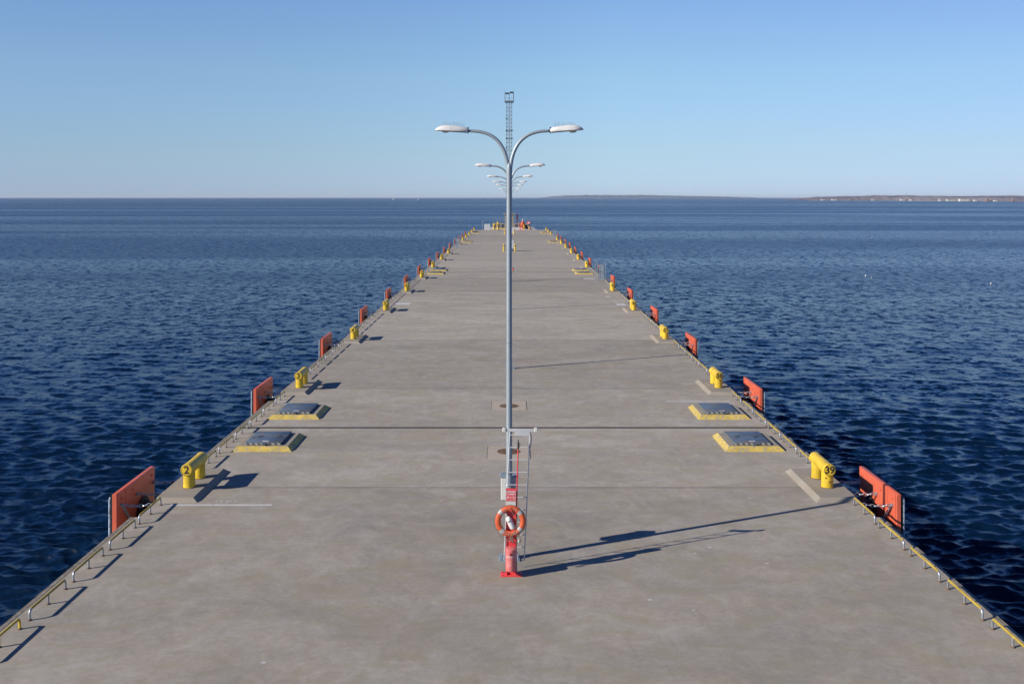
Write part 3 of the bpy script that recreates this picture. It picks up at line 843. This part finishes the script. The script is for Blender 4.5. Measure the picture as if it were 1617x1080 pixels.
# ------------------------------------------------------------------ floodlight mast and things on the pier head
def mast():
    t = empty('floodlight_mast', (-.35, 280, -.02)); tag(t, 'very tall lattice floodlight mast at the far end of the pier', 'mast')
    mb = MB(); mb.box(-1.2, -.3, -.9, .9, 0, 3.95, 0, .03); mb.box(.35, 1.35, -.9, .9, 0, 3.95, 0, .03); mb.box(-1.6, 1.75, -1.2, 1.2, 3.95, 4.3, 0, .03)
    mb.build('base', M['plinth'], t)
    mb = MB(); w = .72; top = 35.4
    for sx in (-1,1):
        for sy in (-1,1): mb.cyl((sx*w, sy*w, 4.2), (sx*w, sy*w, top), .09, n=6)
    z = 4.3; k = 0
    while z < top-1.0:
        for (a, b) in (((-w,-w),(w,-w)), ((w,-w),(w,w)), ((w,w),(-w,w)), ((-w,w),(-w,-w))):
            p, q = (a, b) if k % 2 == 0 else (b, a)
            mb.cyl((*p, z), (*q, z+1.1), .045, n=4, caps=False)
            mb.cyl((*p, z), (*q, z), .04, n=4, caps=False)
        z += 1.1; k += 1
    mb.cyl((-.05, -w+.1, 4.2), (-.05, -w+.1, top), .05, n=6); mb.cyl((.18, -w+.1, 4.2), (.18, -w+.1, top), .04, n=6)
    mb.build('lattice', M['mast'], t)
    for zz in (20.4, 22.6, 25.2, 27.3, 30.8):
        mb = MB(); mb.box(-.95,-.55,-1.0,-.7,zz-.16,zz+.16); mb.build('junction_box', M['slate'], t, smooth=False)
    for zz, hh in ((27.2,.45), (25.1,.25)):
        mb = MB(); mb.box(-.95,1.1,-.95,-.80,zz,zz+.10); mb.box(-.95,1.1,-.95,-.80,zz+hh,zz+hh+.08)
        for xx in (-.9,-.4,.1,.6,1.05): mb.box(xx-.05, xx+.05, -.94,-.82, zz+.1, zz+hh)
        mb.build('bracket', M['slate'], t, smooth=False)
    mb = MB(); mb.box(-1.25, 1.25, -1.25, 1.25, top, top+.42); cage = mb.build('platform', M['mast'], t, smooth=False)
    mb = MB()
    for sx in (-1.2, 0, 1.2):
        for sy in (-1.2, 1.2): mb.cyl((sx, sy, top+.2), (sx, sy, top+2.6), .085, n=6)
    for zz in (top+1.25,):
        for sy in (-1.2, 1.2): mb.cyl((-1.2, sy, zz), (1.2, sy, zz), .03, n=4)
        for sx in (-1.2, 1.2): mb.cyl((sx, -1.2, zz), (sx, 1.2, zz), .03, n=4)
    mb.build('guard_rail', M['mast'], cage)
    for (a, b, zz) in ((-1.2, -.1, 2.2), (.15, 1.2, 2.45)):
        mb = MB(); mb.box(a, b, -1.35, -.8, top+zz, top+zz+.45, 0, .04)
        for i in range(3):
            xx = a+(b-a)*(i+.5)/3; mb.box(xx-.14, xx+.14, -1.42, -1.36, top+zz+.05, top+zz+.38)
        mb.build('floodlight', M['slate'], t)
    for sx in (-1.25, 1.3):
        mb = MB(); mb.cyl((sx, -1.2, top+.2), (sx, -1.2, top+4.1), .022, n=5); mb.build('lightning_rod', M['mast'], t)
mast()

def hook_unit(x, y, lb):
    t = empty('mooring_hook', (x, y, 0)); t.scale = (.85, .85, .8 if x < -4 else 1.0); tag(t, lb, 'mooring hook', 'yellow mooring hooks on the pier head')
    mb = MB(); mb.lathe((0,0,0), (0,0,1), [(0,.55),(.1,.55),(.12,.36),(.9,.32),(1.0,.42),(1.15,.42)], 16); mb.build('pedestal', M['yellow_worn'], t)
    mb = MB(); mb.box(-.35,.35,-.5,.1,1.15,1.75,0,.08); mb.lathe((0,-.1,1.75), (0,0,1), [(0,.25),(.25,.22),(.35,.28),(.45,.1)], 12); mb.build('winch_head', M['yellow'], t)
    mb = MB(); mb.tube([(0,-.5,1.4),(0,-.9,1.35),(0,-1.1,1.1),(0,-1.0,.85),(0,-.75,.85)], [.1,.11,.1,.08,.05], 8); mb.build('hook', M['slate'], t)
hook_unit(-3.4, 268.6, 'yellow mooring hook unit on the pier head beside the pale cabinet')
hook_unit(-4.45, 269.4, 'yellow mooring hook unit farthest left on the pier head')
def parapet(x0, x1, y, h, lb, mat):
    t = empty('parapet', (x0, y, -.02)); tag(t, lb, 'parapet', 'low parapets on the pier head')
    mb = MB(); w = x1-x0; mb.box(0, w, 0, .4, 0, .3, 1); mb.box(0, w, 0, .4, h-.3, h)
    n = max(2, int(w/1.1))
    for i in range(n+1): xx = (w-.3)*i/n; mb.box(xx, xx+.3, .02, .38, .3, h-.3)
    mb.box(.02, w-.02, .2, .24, .3, h-.3, 2)
    mb.build('wall', [M[mat], M['yellow_worn'], M['slate']], t, smooth=False)
    for i in range(n+1):
        xx = .15+(w-.3)*i/n; mb = MB(); mb.cyl((xx,.2,h), (xx,.2,h+1.0), .03, n=6); mb.build('rail_post', M['galv'], t)
    mb = MB(); mb.cyl((.15,.2,h+1.0),(w-.15,.2,h+1.0),.03,n=6); mb.cyl((.15,.2,h+.5),(w-.15,.2,h+.5),.025,n=6); mb.build('top_rail', M['galv'], t)
parapet(-4.9, -1.35, 274.0, 1.6, 'beige openwork parapet with thin railing left of the mast base', 'plinth')
parapet(1.0, 4.8, 276.5, 1.5, 'darker openwork parapet right of the mast base', 'plinth')
# beacon with red and white mark
t = empty('beacon', (1.95, 280, -.02)); tag(t, 'slim red and white beacon right of the mast base', 'beacon')
mb = MB(); mb.cyl((0,0,0),(0,0,4.3),.1,n=10); mb.build('pole', M['red'], t)
mb = MB(); mb.lathe((0,0,2.5),(0,0,1),[(0,.2),(.5,.35),(.55,.2),(1.0,.32),(1.2,.1)],12); mb.build('lantern', M['red'], t)
mb = MB(); mb.lathe((0,0,2.92),(0,0,1),[(0,.36),(.2,.36)],12); mb.build('white_band', M['white'], t)
# orange buoy-like marker
t = empty('marker_buoy', (3.3, 268.5, -.02)); tag(t, 'orange marker buoy with a white tip stored on the pier head', 'buoy')
mb = MB(); mb.lathe((0,0,.5),(0,0,1),[(0,.15),(.3,.5),(.8,.75),(1.2,.6),(1.7,.2),(2.0,.12)],20); mb.build('float', M['buoy'], t)
mb = MB(); mb.lathe((0,0,2.5),(0,0,1),[(0,.14),(.3,.14),(.4,.05)],12); mb.build('tip', M['white'], t)
mb = MB(); mb.cyl((0,0,0),(0,0,.55),.3,.15,n=10); mb.build('foot', M['red'], t)
# winch
t = empty('winch', (4.6, 270.5, -.02)); tag(t, 'dark drum winch with a red and white guard on the pier head', 'winch')
mb = MB(); mb.lathe((-.7,0,.75),(1,0,0),[(0,.7),(.1,.7),(.12,.45),(1.2,.45),(1.22,.7),(1.35,.7)],20); mb.build('drum', M['rubber'], t)
mb = MB(); mb.box(-.9,.9,-.7,.7,0,.25); mb.box(-.85,-.72,-.2,.2,.2,.9); mb.box(.67,.8,-.2,.2,.2,.9); mb.build('frame', M['slate'], t, smooth=False)
mb = MB(); mb.box(-.1,.85,-.5,-.4,1.5,2.2,0,.04); mb.build('guard', M['red'], t)
mb = MB(); mb.box(.15,.6,-.52,-.505,1.65,2.05); mb.build('guard_mark', M['white'], t, smooth=False)
t = empty('hydrant', (3.62, 266.2, 0)); tag(t, 'slim yellow hydrant standing before the dark winch', 'hydrant')
mb = MB(); mb.lathe((0,0,0),(0,0,1),[(0,.2),(.05,.2),(.06,.13),(1.1,.13),(1.15,.18),(1.35,.14),(1.4,.05)],14); mb.build('barrel', M['yellow'], t)
mb = MB(); mb.cyl((-.3,0,.95),(.3,0,.95),.07,n=8); mb.build('outlet', M['yellow'], t)
t = empty('mooring_cleat', (5.15, 268.4, -.02)); tag(t, 'tan mooring cleat at the right corner of the pier head', 'cleat')
mb = MB(); mb.lathe((0,0,0),(0,0,1),[(0,.45),(.08,.45),(.1,.28),(.75,.26),(.8,.4),(.95,.4),(1.0,.3)],16); mb.build('post', M['tan'], t)
mb = MB(); mb.lathe((-.55,0,.82),(1,0,0),[(0,.1),(.1,.14),(1.0,.14),(1.1,.1)],12); mb.build('horn', M['tan'], t)
t = empty('signal_post', (-7.35, 263, 0)); tag(t, 'thin pale signal post at the far left corner of the deck', 'post')
mb = MB(); mb.cyl((0,0,0),(0,0,2.3),.045,n=8); mb.build('pole', M['galv'], t)
mb = MB(); mb.lathe((0,0,2.3),(0,0,1),[(0,.07),(.15,.07),(.18,.03)],10); mb.build('cap', M['galv'], t)

# ------------------------------------------------------------------ sea
def make_sea():
    r = [12.0]
    while r[-1] < 30000:
        q = r[-1]; r.append(q+max(.065, q*q/15500))
        if len(r) > 5000: break
    r = np.array(r)
    fine = np.radians(np.linspace(-46, 46, 1500))
    coarse = np.radians(np.arange(52, 308.1, 8))
    ang = np.concatenate([fine, coarse])       # angle from +Y, clockwise
    A, Rr = np.meshgrid(ang, r)
    X = Rr*np.sin(A); Y = Rr*np.cos(A)
    dr = np.gradient(r)[:, None]
    Z = np.zeros_like(X); DX = np.zeros_like(X); DY = np.zeros_like(X)
    g = np.random.default_rng(11)
    fade = np.clip((R(45)-np.abs(np.where(A > np.pi, A-2*np.pi, A)))/R(4), 0, 1)
    near = r < 2500
    Xn, Yn = X[near], Y[near]; drn = dr[near]; fn = fade[near]
    lams = np.concatenate([np.geomspace(.34, 1.0, 36), np.geomspace(1.0, 2.3, 18), np.geomspace(2.8, 8, 7)])
    for lam in lams:
        th = g.normal(R(258), R(27 if lam < 1.3 else 17))      # travel direction
        k = 2*np.pi/lam; slope = .080 if lam < 1.0 else (.036 if lam < 2.4 else .012)
        a = slope/k*g.uniform(.7, 1.3)
        w = np.clip((lam/drn-2.5)/2.5, 0, 1)*fn
        # slow amplitude modulation so groups form and nothing repeats
        m = 1+.6*np.sin(Xn*k*.11*g.uniform(.5,1.5)+Yn*k*.13*g.uniform(-1,1)+g.uniform(0,6))
        ph = k*(Xn*np.cos(th)+Yn*np.sin(th))+g.uniform(0, 2*np.pi)
        s, c = np.sin(ph), np.cos(ph)
        Z[near] += a*w*m*c
        DX[near] -= .8*a*w*m*s*np.cos(th); DY[near] -= .8*a*w*m*s*np.sin(th)
    X = X+DX; Y = Y+DY
    # long low swell patches keep far rows alive a little
    co = np.stack([X, Y, Z+SEA], -1).reshape(-1, 3)
    nr, na = A.shape
    i = np.arange(nr-1)[:, None]*na; j = np.arange(na)[None, :]; j2 = (j+1) % na
    f = np.stack([i+j, i+na+j, i+na+j2, i+j2], -1).reshape(-1, 4).astype(np.int32)
    f = f[:, ::-1]
    me = bpy.data.meshes.new('sea')
    me.vertices.add(len(co)); me.vertices.foreach_set('co', co.astype(np.float32).ravel())
    me.loops.add(f.size); me.loops.foreach_set('vertex_index', f.ravel())
    me.polygons.add(len(f)); me.polygons.foreach_set('loop_start', np.arange(0, f.size, 4, dtype=np.int32))
    me.update(calc_edges=True)
    me.polygons.foreach_set('use_smooth', np.ones(len(f), dtype=bool))
    me.materials.append(M['sea'])
    o = bpy.data.objects.new('sea', me); COL.objects.link(o); tag(o, kind='structure')
    nrm = me.polygons[0].normal
    if nrm.z < 0: me.flip_normals()
make_sea()

# ------------------------------------------------------------------ far shores
F = 1572.0
def px_x(px, dist): return (px-806)/F*dist
def shore(name, stations, mat, label, depth, tree=True, cell=14, rough=2.2, seed=1):
    # stations: (photo column, distance to waterline, height of treetops above the water)
    q = random.Random(seed); mb = MB(); rows = 9
    xs = []; total = []
    pts = []
    for a, b in zip(stations, stations[1:]):
        L = abs(px_x(b[0], b[1])-px_x(a[0], a[1]))+abs(b[1]-a[1])*.3; n = max(2, int(L/cell))
        for i in range(n):
            u = i/n; pts.append(tuple(a[c]*(1-u)+b[c]*u for c in range(3)))
    pts.append(stations[-1])
    vs = []; fs = []
    for (px, d, h) in pts:
        X = px_x(px, d)
        for k in range(rows):
            u = k/(rows-1)
            base = h*(0 if k == 0 else min(1, .62+.5*u)) if k < rows-1 else h*.7
            z = base*(1+q.uniform(-.06,.06)) + (q.uniform(-rough, rough) if k > 0 else 0)
            vs.append((X+q.uniform(-.3,.3)*cell, d+8+u*depth+q.uniform(-.3,.3)*cell*(k > 0), SEA+(max(z, .3) if k else -.5)))
    for i in range(len(pts)-1):
        for k in range(rows-1):
            a = i*rows+k; fs.append((a, a+rows, a+rows+1, a+1))
    mb.add(vs, fs); o = mb.build(name, mat, smooth=False)
    tag(o, label, 'woodland' , None, 'stuff')
    # beach
    mb = MB(); vs = []; fs = []
    for (px, d, h) in pts:
        X = px_x(px, d)
        for (dd, z) in ((-6, -.4), (0, .5), (12, 1.2), (16, -.5)): vs.append((X, d+dd+q.uniform(-3,3), SEA+z))
    for i in range(len(pts)-1):
        for k in range(3): a = i*4+k; fs.append((a, a+4, a+5, a+1))
    mb.add(vs, fs); b = mb.build('far_beach', M['shore'], smooth=False); tag(b, kind='structure')
shore('far_woodland', [(1278,3900,1.5),(1298,3800,5),(1322,3710,8.5),(1345,3640,13.5),(1380,3560,15),(1420,3450,17),(1455,3300,18.5),(1490,3150,18),(1530,3000,17),(1575,2880,16),(1620,2790,15.5),(1720,2650,16),(1850,2550,12)],
      M['forest'], 'low brown wooded headland with houses along its shore at the far right', 500, cell=11, rough=1.1, seed=2)
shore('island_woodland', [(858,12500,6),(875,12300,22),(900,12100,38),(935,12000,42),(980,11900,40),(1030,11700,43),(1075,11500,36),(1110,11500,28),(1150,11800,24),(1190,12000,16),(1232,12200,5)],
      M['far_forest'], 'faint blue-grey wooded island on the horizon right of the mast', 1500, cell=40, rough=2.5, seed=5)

def house(px, d, w, h, dp, wall, lb, flat=False):
    h *= .72; w *= .9
    t = empty('shore_house', (px_x(px, d), d-2, SEA+1.0)); tag(t, lb, 'house', 'houses along the far shore')
    mb = MB(); mb.box(-w/2, w/2, 0, dp, -1.5, h); wl = mb.build('wall', M[wall], t, smooth=False)
    mb = MB()
    if flat: mb.box(-w/2-.3, w/2+.3, -.3, dp+.3, h+.01, h+.5)
    else:
        r = h*.5; vs = [(-w/2-.5,-.5,h+.01),(w/2+.5,-.5,h+.01),(w/2+.5,dp+.5,h+.01),(-w/2-.5,dp+.5,h+.01),(-w/2-.5,dp/2,h+r),(w/2+.5,dp/2,h+r)]
        mb.add(vs, [(0,1,5,4),(2,3,4,5),(0,4,3),(1,2,5),(0,3,2,1)])
    mb.build('roof', M['house_roof'] if not flat else M['house_white'], t, smooth=False)
    n = max(2, int(w/5))
    for i in range(n):
        x = -w/2+w*(i+.5)/n; mb = MB(); mb.box(x-.7, x+.7, -.06, -.003, h*.35, h*.35+1.6); mb.build('window', M['window'], t, smooth=False)
for a in ((1318, 3722, 22, 5.5, 10, 'house_white', 'small white building on the low tip of the headland'),
          (1299, 3797, 14, 4.5, 8, 'house_white', 'tiny pale building at the left end of the headland'),
          (1343, 3646, 14, 5, 8, 'house_red', 'tiny reddish building left of the pale shore houses'),
          (1379, 3562, 10, 5, 8, 'house_green', 'tiny pale green cottage alone on the headland shore'),
          (1425, 3420, 13, 6.5, 9, 'house_white', 'white gabled house left of the slender shore mast'),
          (1431, 3400, 9, 5, 8, 'house_red', 'small reddish house touching the white gabled one'),
          (1439, 3360, 9, 6, 8, 'house_white', 'small white house just right of the gabled one'),
          (1485, 3160, 9, 6, 8, 'house_white', 'small white house left of the long green building'),
          (1502, 3090, 27, 6.5, 12, 'house_green', 'long pale green building on the far shore'),
          (1523, 3010, 31, 7.5, 14, 'house_white', 'longest bright white building on the far shore', True),
          (1540.5, 2960, 9, 5, 8, 'house_white', 'bright white hall low by the water right of the longest building', True),
          (1559.5, 2905, 10, 8, 8, 'house_red', 'pinkish house standing between white shore buildings'),
          (1572.5, 2885, 9, 4.5, 8, 'house_white', 'low white house near the right end of the shore'),
          (1600, 2815, 7, 8, 6, 'house_red', 'small dull red house farthest right on the shore')):
    house(*a)
t = empty('radio_mast', (px_x(1452.5, 3310), 3420, SEA)); tag(t, 'slender radio mast rising above the far headland', 'mast')
mb = MB(); mb.cyl((0,0,0),(0,0,27),.55,.25,n=6); mb.build('pole', M['mast'], t)
mb = MB(); mb.cyl((-1.5,0,22),(1.5,0,22),.2,n=5); mb.build('crossarm', M['mast'], t)

# far boats
def boat(px, d, s_, lb, sail):
    t = empty('small_boat', (px_x(px, d), d, SEA)); tag(t, lb, 'boat', 'white boats near the horizon'); t.scale = (s_,)*3
    mb = MB(); vs = []; fs = []
    for (x, w, z) in ((-4, .9, 1.0), (-2, 1.4, .95), (1, 1.4, 1.05), (3, .8, 1.25), (4.4, .02, 1.5)):
        vs += [(x, -w, z), (x, -w*.55, -.4), (x, w*.55, -.4), (x, w, z)]
    for i in range(4):
        for k in range(3): a = i*4+k; fs.append((a, a+4, a+5, a+1))
        fs.append((i*4, i*4+3, i*4+7, i*4+4))
    fs.append((0,1,2,3)); mb.add(vs, fs); mb.build('hull', M['white'], t, smooth=False)
    mb = MB(); mb.box(-1.8, 1.2, -.9, .9, 1.0, 2.0 if sail else 2.8, 0, .1); mb.build('cabin', M['white'], t)
    if sail:
        mb = MB(); mb.cyl((.6,0,1),(.6,0,10),.07,n=6); mb.build('mast', M['galv'], t)
        mb = MB(); mb.add([(.5,0,2),(-3.4,.15,2.1),(.5,.05,9.6),(.5,.03,2),(-3.4,.18,2.1),(.5,.08,9.6)], [(0,1,2),(3,5,4),(0,3,4,1),(1,4,5,2),(2,5,3,0)]); mb.build('sail', M['white'], t, smooth=False)
boat(621, 4300, 1.05, 'tiny white sailing boat left of the lamps below the horizon', True)
boat(660.5, 4500, 1.5, 'tiny white motor boat right of the sailing boat near the horizon', False)

# white birds on the water
def bird():
    t = empty('water_bird')
    mb = MB(); vs = []; fs = []; n = 10
    prof = [(-.34,.01,.13),(-.26,.07,.10),(-.1,.13,.07),(.08,.14,.07),(.22,.09,.10),(.30,.03,.13)]
    for (x, r, zc) in prof:
        for i in range(n): a = 2*math.pi*i/n; vs.append((x, r*math.cos(a), zc+r*.75*math.sin(a)))
    for k in range(len(prof)-1):
        for i in range(n): a = k*n+i; b = k*n+(i+1) % n; fs.append((a, b, b+n, a+n))
    fs += [tuple(range(n)), tuple(range((len(prof)-1)*n, len(prof)*n))]
    mb.add(vs, fs); mb.tube([(.2,0,.12),(.28,0,.22),(.30,0,.32),(.36,0,.34)], [.06,.045,.045,.03], 8); mb.build('body', M['leadwhite'], t)
    mb = MB(); mb.cyl((.38,0,.34),(.47,0,.32),.02,.006,n=6); mb.build('beak', M['tan'], t)
    return t
b0 = bird(); register(None)
for i, (px, py, lb) in enumerate(((1351, 438.5, 'tiny white water bird leftmost of the group on the right-hand sea'), (1367, 436.6, 'largest white water bird in the middle of the group on the right-hand sea'),
                                  (1376, 439.2, 'tiny white water bird rightmost of the trio on the sea'), (1565, 448.8, 'lone white water bird far out by the right edge of the photo'))):
    o = b0 if i == 0 else copy_fast(b0); d = 11.6*F/(py-312); o.location = (px_x(px, d), d, SEA+.0)
    o.rotation_euler[2] = R(rnd.uniform(0, 360)); o.scale = ((.4, .8, .6, .7)[i],)*3
    tag(o, lb, 'bird', 'white birds resting on the water')

# ------------------------------------------------------------------ sea air
hz = MB(); hz.box(-33000, 33000, -33000, 33000, SEA-4.0, 60)
vm = bpy.data.materials.new('sea_air'); vm.use_nodes = True; vt = vm.node_tree; vt.nodes.clear()
vo = vt.nodes.new('ShaderNodeOutputMaterial'); vp = vt.nodes.new('ShaderNodeVolumePrincipled')
vp.inputs['Color'].default_value = (.78, .87, 1, 1); vp.inputs['Density'].default_value = 2.8e-5
vt.links.new(vp.outputs[0], vo.inputs['Volume'])
tag(hz.build('haze', vm, smooth=False), 'thin pale sea haze fading the far shore', 'haze', None, 'stuff')

# ------------------------------------------------------------------ light, sky, camera
EL_SUN = 26.5; AZ = 245.2      # clockwise from +Y
w = bpy.data.worlds.new('World'); scene.world = w; w.use_nodes = True
nt = w.node_tree; nt.nodes.clear()
o = nt.nodes.new('ShaderNodeOutputWorld'); bg = nt.nodes.new('ShaderNodeBackground'); sky = nt.nodes.new('ShaderNodeTexSky')
sky.sky_type = 'NISHITA'; sky.sun_disc = False; sky.sun_elevation = R(EL_SUN); sky.sun_rotation = R(AZ)
sky.altitude = 10; sky.air_density = 1.0; sky.dust_density = 0.0; sky.ozone_density = 1.5
bg.inputs[1].default_value = .15
# sky tint: pale blue low, bluer midway for sea, dimmed overhead for darker shadows
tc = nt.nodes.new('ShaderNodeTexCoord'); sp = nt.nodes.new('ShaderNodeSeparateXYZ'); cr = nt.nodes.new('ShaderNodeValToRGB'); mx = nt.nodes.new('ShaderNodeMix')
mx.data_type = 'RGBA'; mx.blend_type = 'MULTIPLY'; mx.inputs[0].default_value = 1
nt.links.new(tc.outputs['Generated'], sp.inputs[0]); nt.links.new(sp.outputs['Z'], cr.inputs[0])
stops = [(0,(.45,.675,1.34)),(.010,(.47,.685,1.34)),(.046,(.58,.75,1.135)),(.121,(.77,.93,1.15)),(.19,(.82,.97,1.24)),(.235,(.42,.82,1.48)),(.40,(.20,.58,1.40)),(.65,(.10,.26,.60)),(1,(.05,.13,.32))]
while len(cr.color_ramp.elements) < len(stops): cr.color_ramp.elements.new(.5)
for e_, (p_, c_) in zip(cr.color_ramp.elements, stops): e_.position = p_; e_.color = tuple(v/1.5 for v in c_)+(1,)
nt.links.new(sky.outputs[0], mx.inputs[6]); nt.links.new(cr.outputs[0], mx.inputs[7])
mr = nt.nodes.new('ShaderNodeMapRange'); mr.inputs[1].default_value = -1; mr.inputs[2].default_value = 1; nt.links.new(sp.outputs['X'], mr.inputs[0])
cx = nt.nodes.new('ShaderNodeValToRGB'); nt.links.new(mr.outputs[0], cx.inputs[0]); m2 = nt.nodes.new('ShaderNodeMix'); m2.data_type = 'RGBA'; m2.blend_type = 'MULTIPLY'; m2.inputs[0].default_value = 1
xs_ = [(0,(.6,.6,.62)),(.27,(.86,.87,.92)),(.55,(1,1,1)),(.73,(.86,.84,.88)),(1,(.7,.7,.75))]  # sky dimmed towards both sides, sun side most, also to cut shadow fill
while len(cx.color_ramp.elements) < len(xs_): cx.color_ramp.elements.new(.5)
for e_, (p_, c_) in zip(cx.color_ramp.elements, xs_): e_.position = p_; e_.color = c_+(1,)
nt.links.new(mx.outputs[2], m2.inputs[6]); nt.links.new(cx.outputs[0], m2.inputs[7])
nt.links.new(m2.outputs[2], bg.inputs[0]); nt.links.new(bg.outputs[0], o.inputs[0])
sd = bpy.data.lights.new('sun', 'SUN'); sd.energy = 5.0; sd.angle = R(.5); sd.color = (1, .93, .83)
so = bpy.data.objects.new('sun', sd); COL.objects.link(so)
sv = Vector((math.sin(R(AZ))*math.cos(R(EL_SUN)), math.cos(R(AZ))*math.cos(R(EL_SUN)), math.sin(R(EL_SUN))))
so.rotation_euler = sv.to_track_quat('Z', 'Y').to_euler(); so.location = (-40, -20, 40)

cam = bpy.data.cameras.new('camera'); co = bpy.data.objects.new('camera', cam); COL.objects.link(co)
cam.sensor_width = 36; cam.sensor_fit = 'HORIZONTAL'; cam.lens = 35.0; cam.clip_end = 200000; cam.clip_start = .2
pitch = 0.0
co.location = (0, 0, EYE); co.rotation_euler = (R(90)-pitch, 0, 0)
cam.shift_x = 2.5/1617; cam.shift_y = -228/1617
scene.camera = co
scene.view_settings.view_transform = 'Standard'; scene.view_settings.look = 'None'
scene.view_settings.exposure = 0.2; scene.view_settings.gamma = 1
scene.render.engine = 'CYCLES'
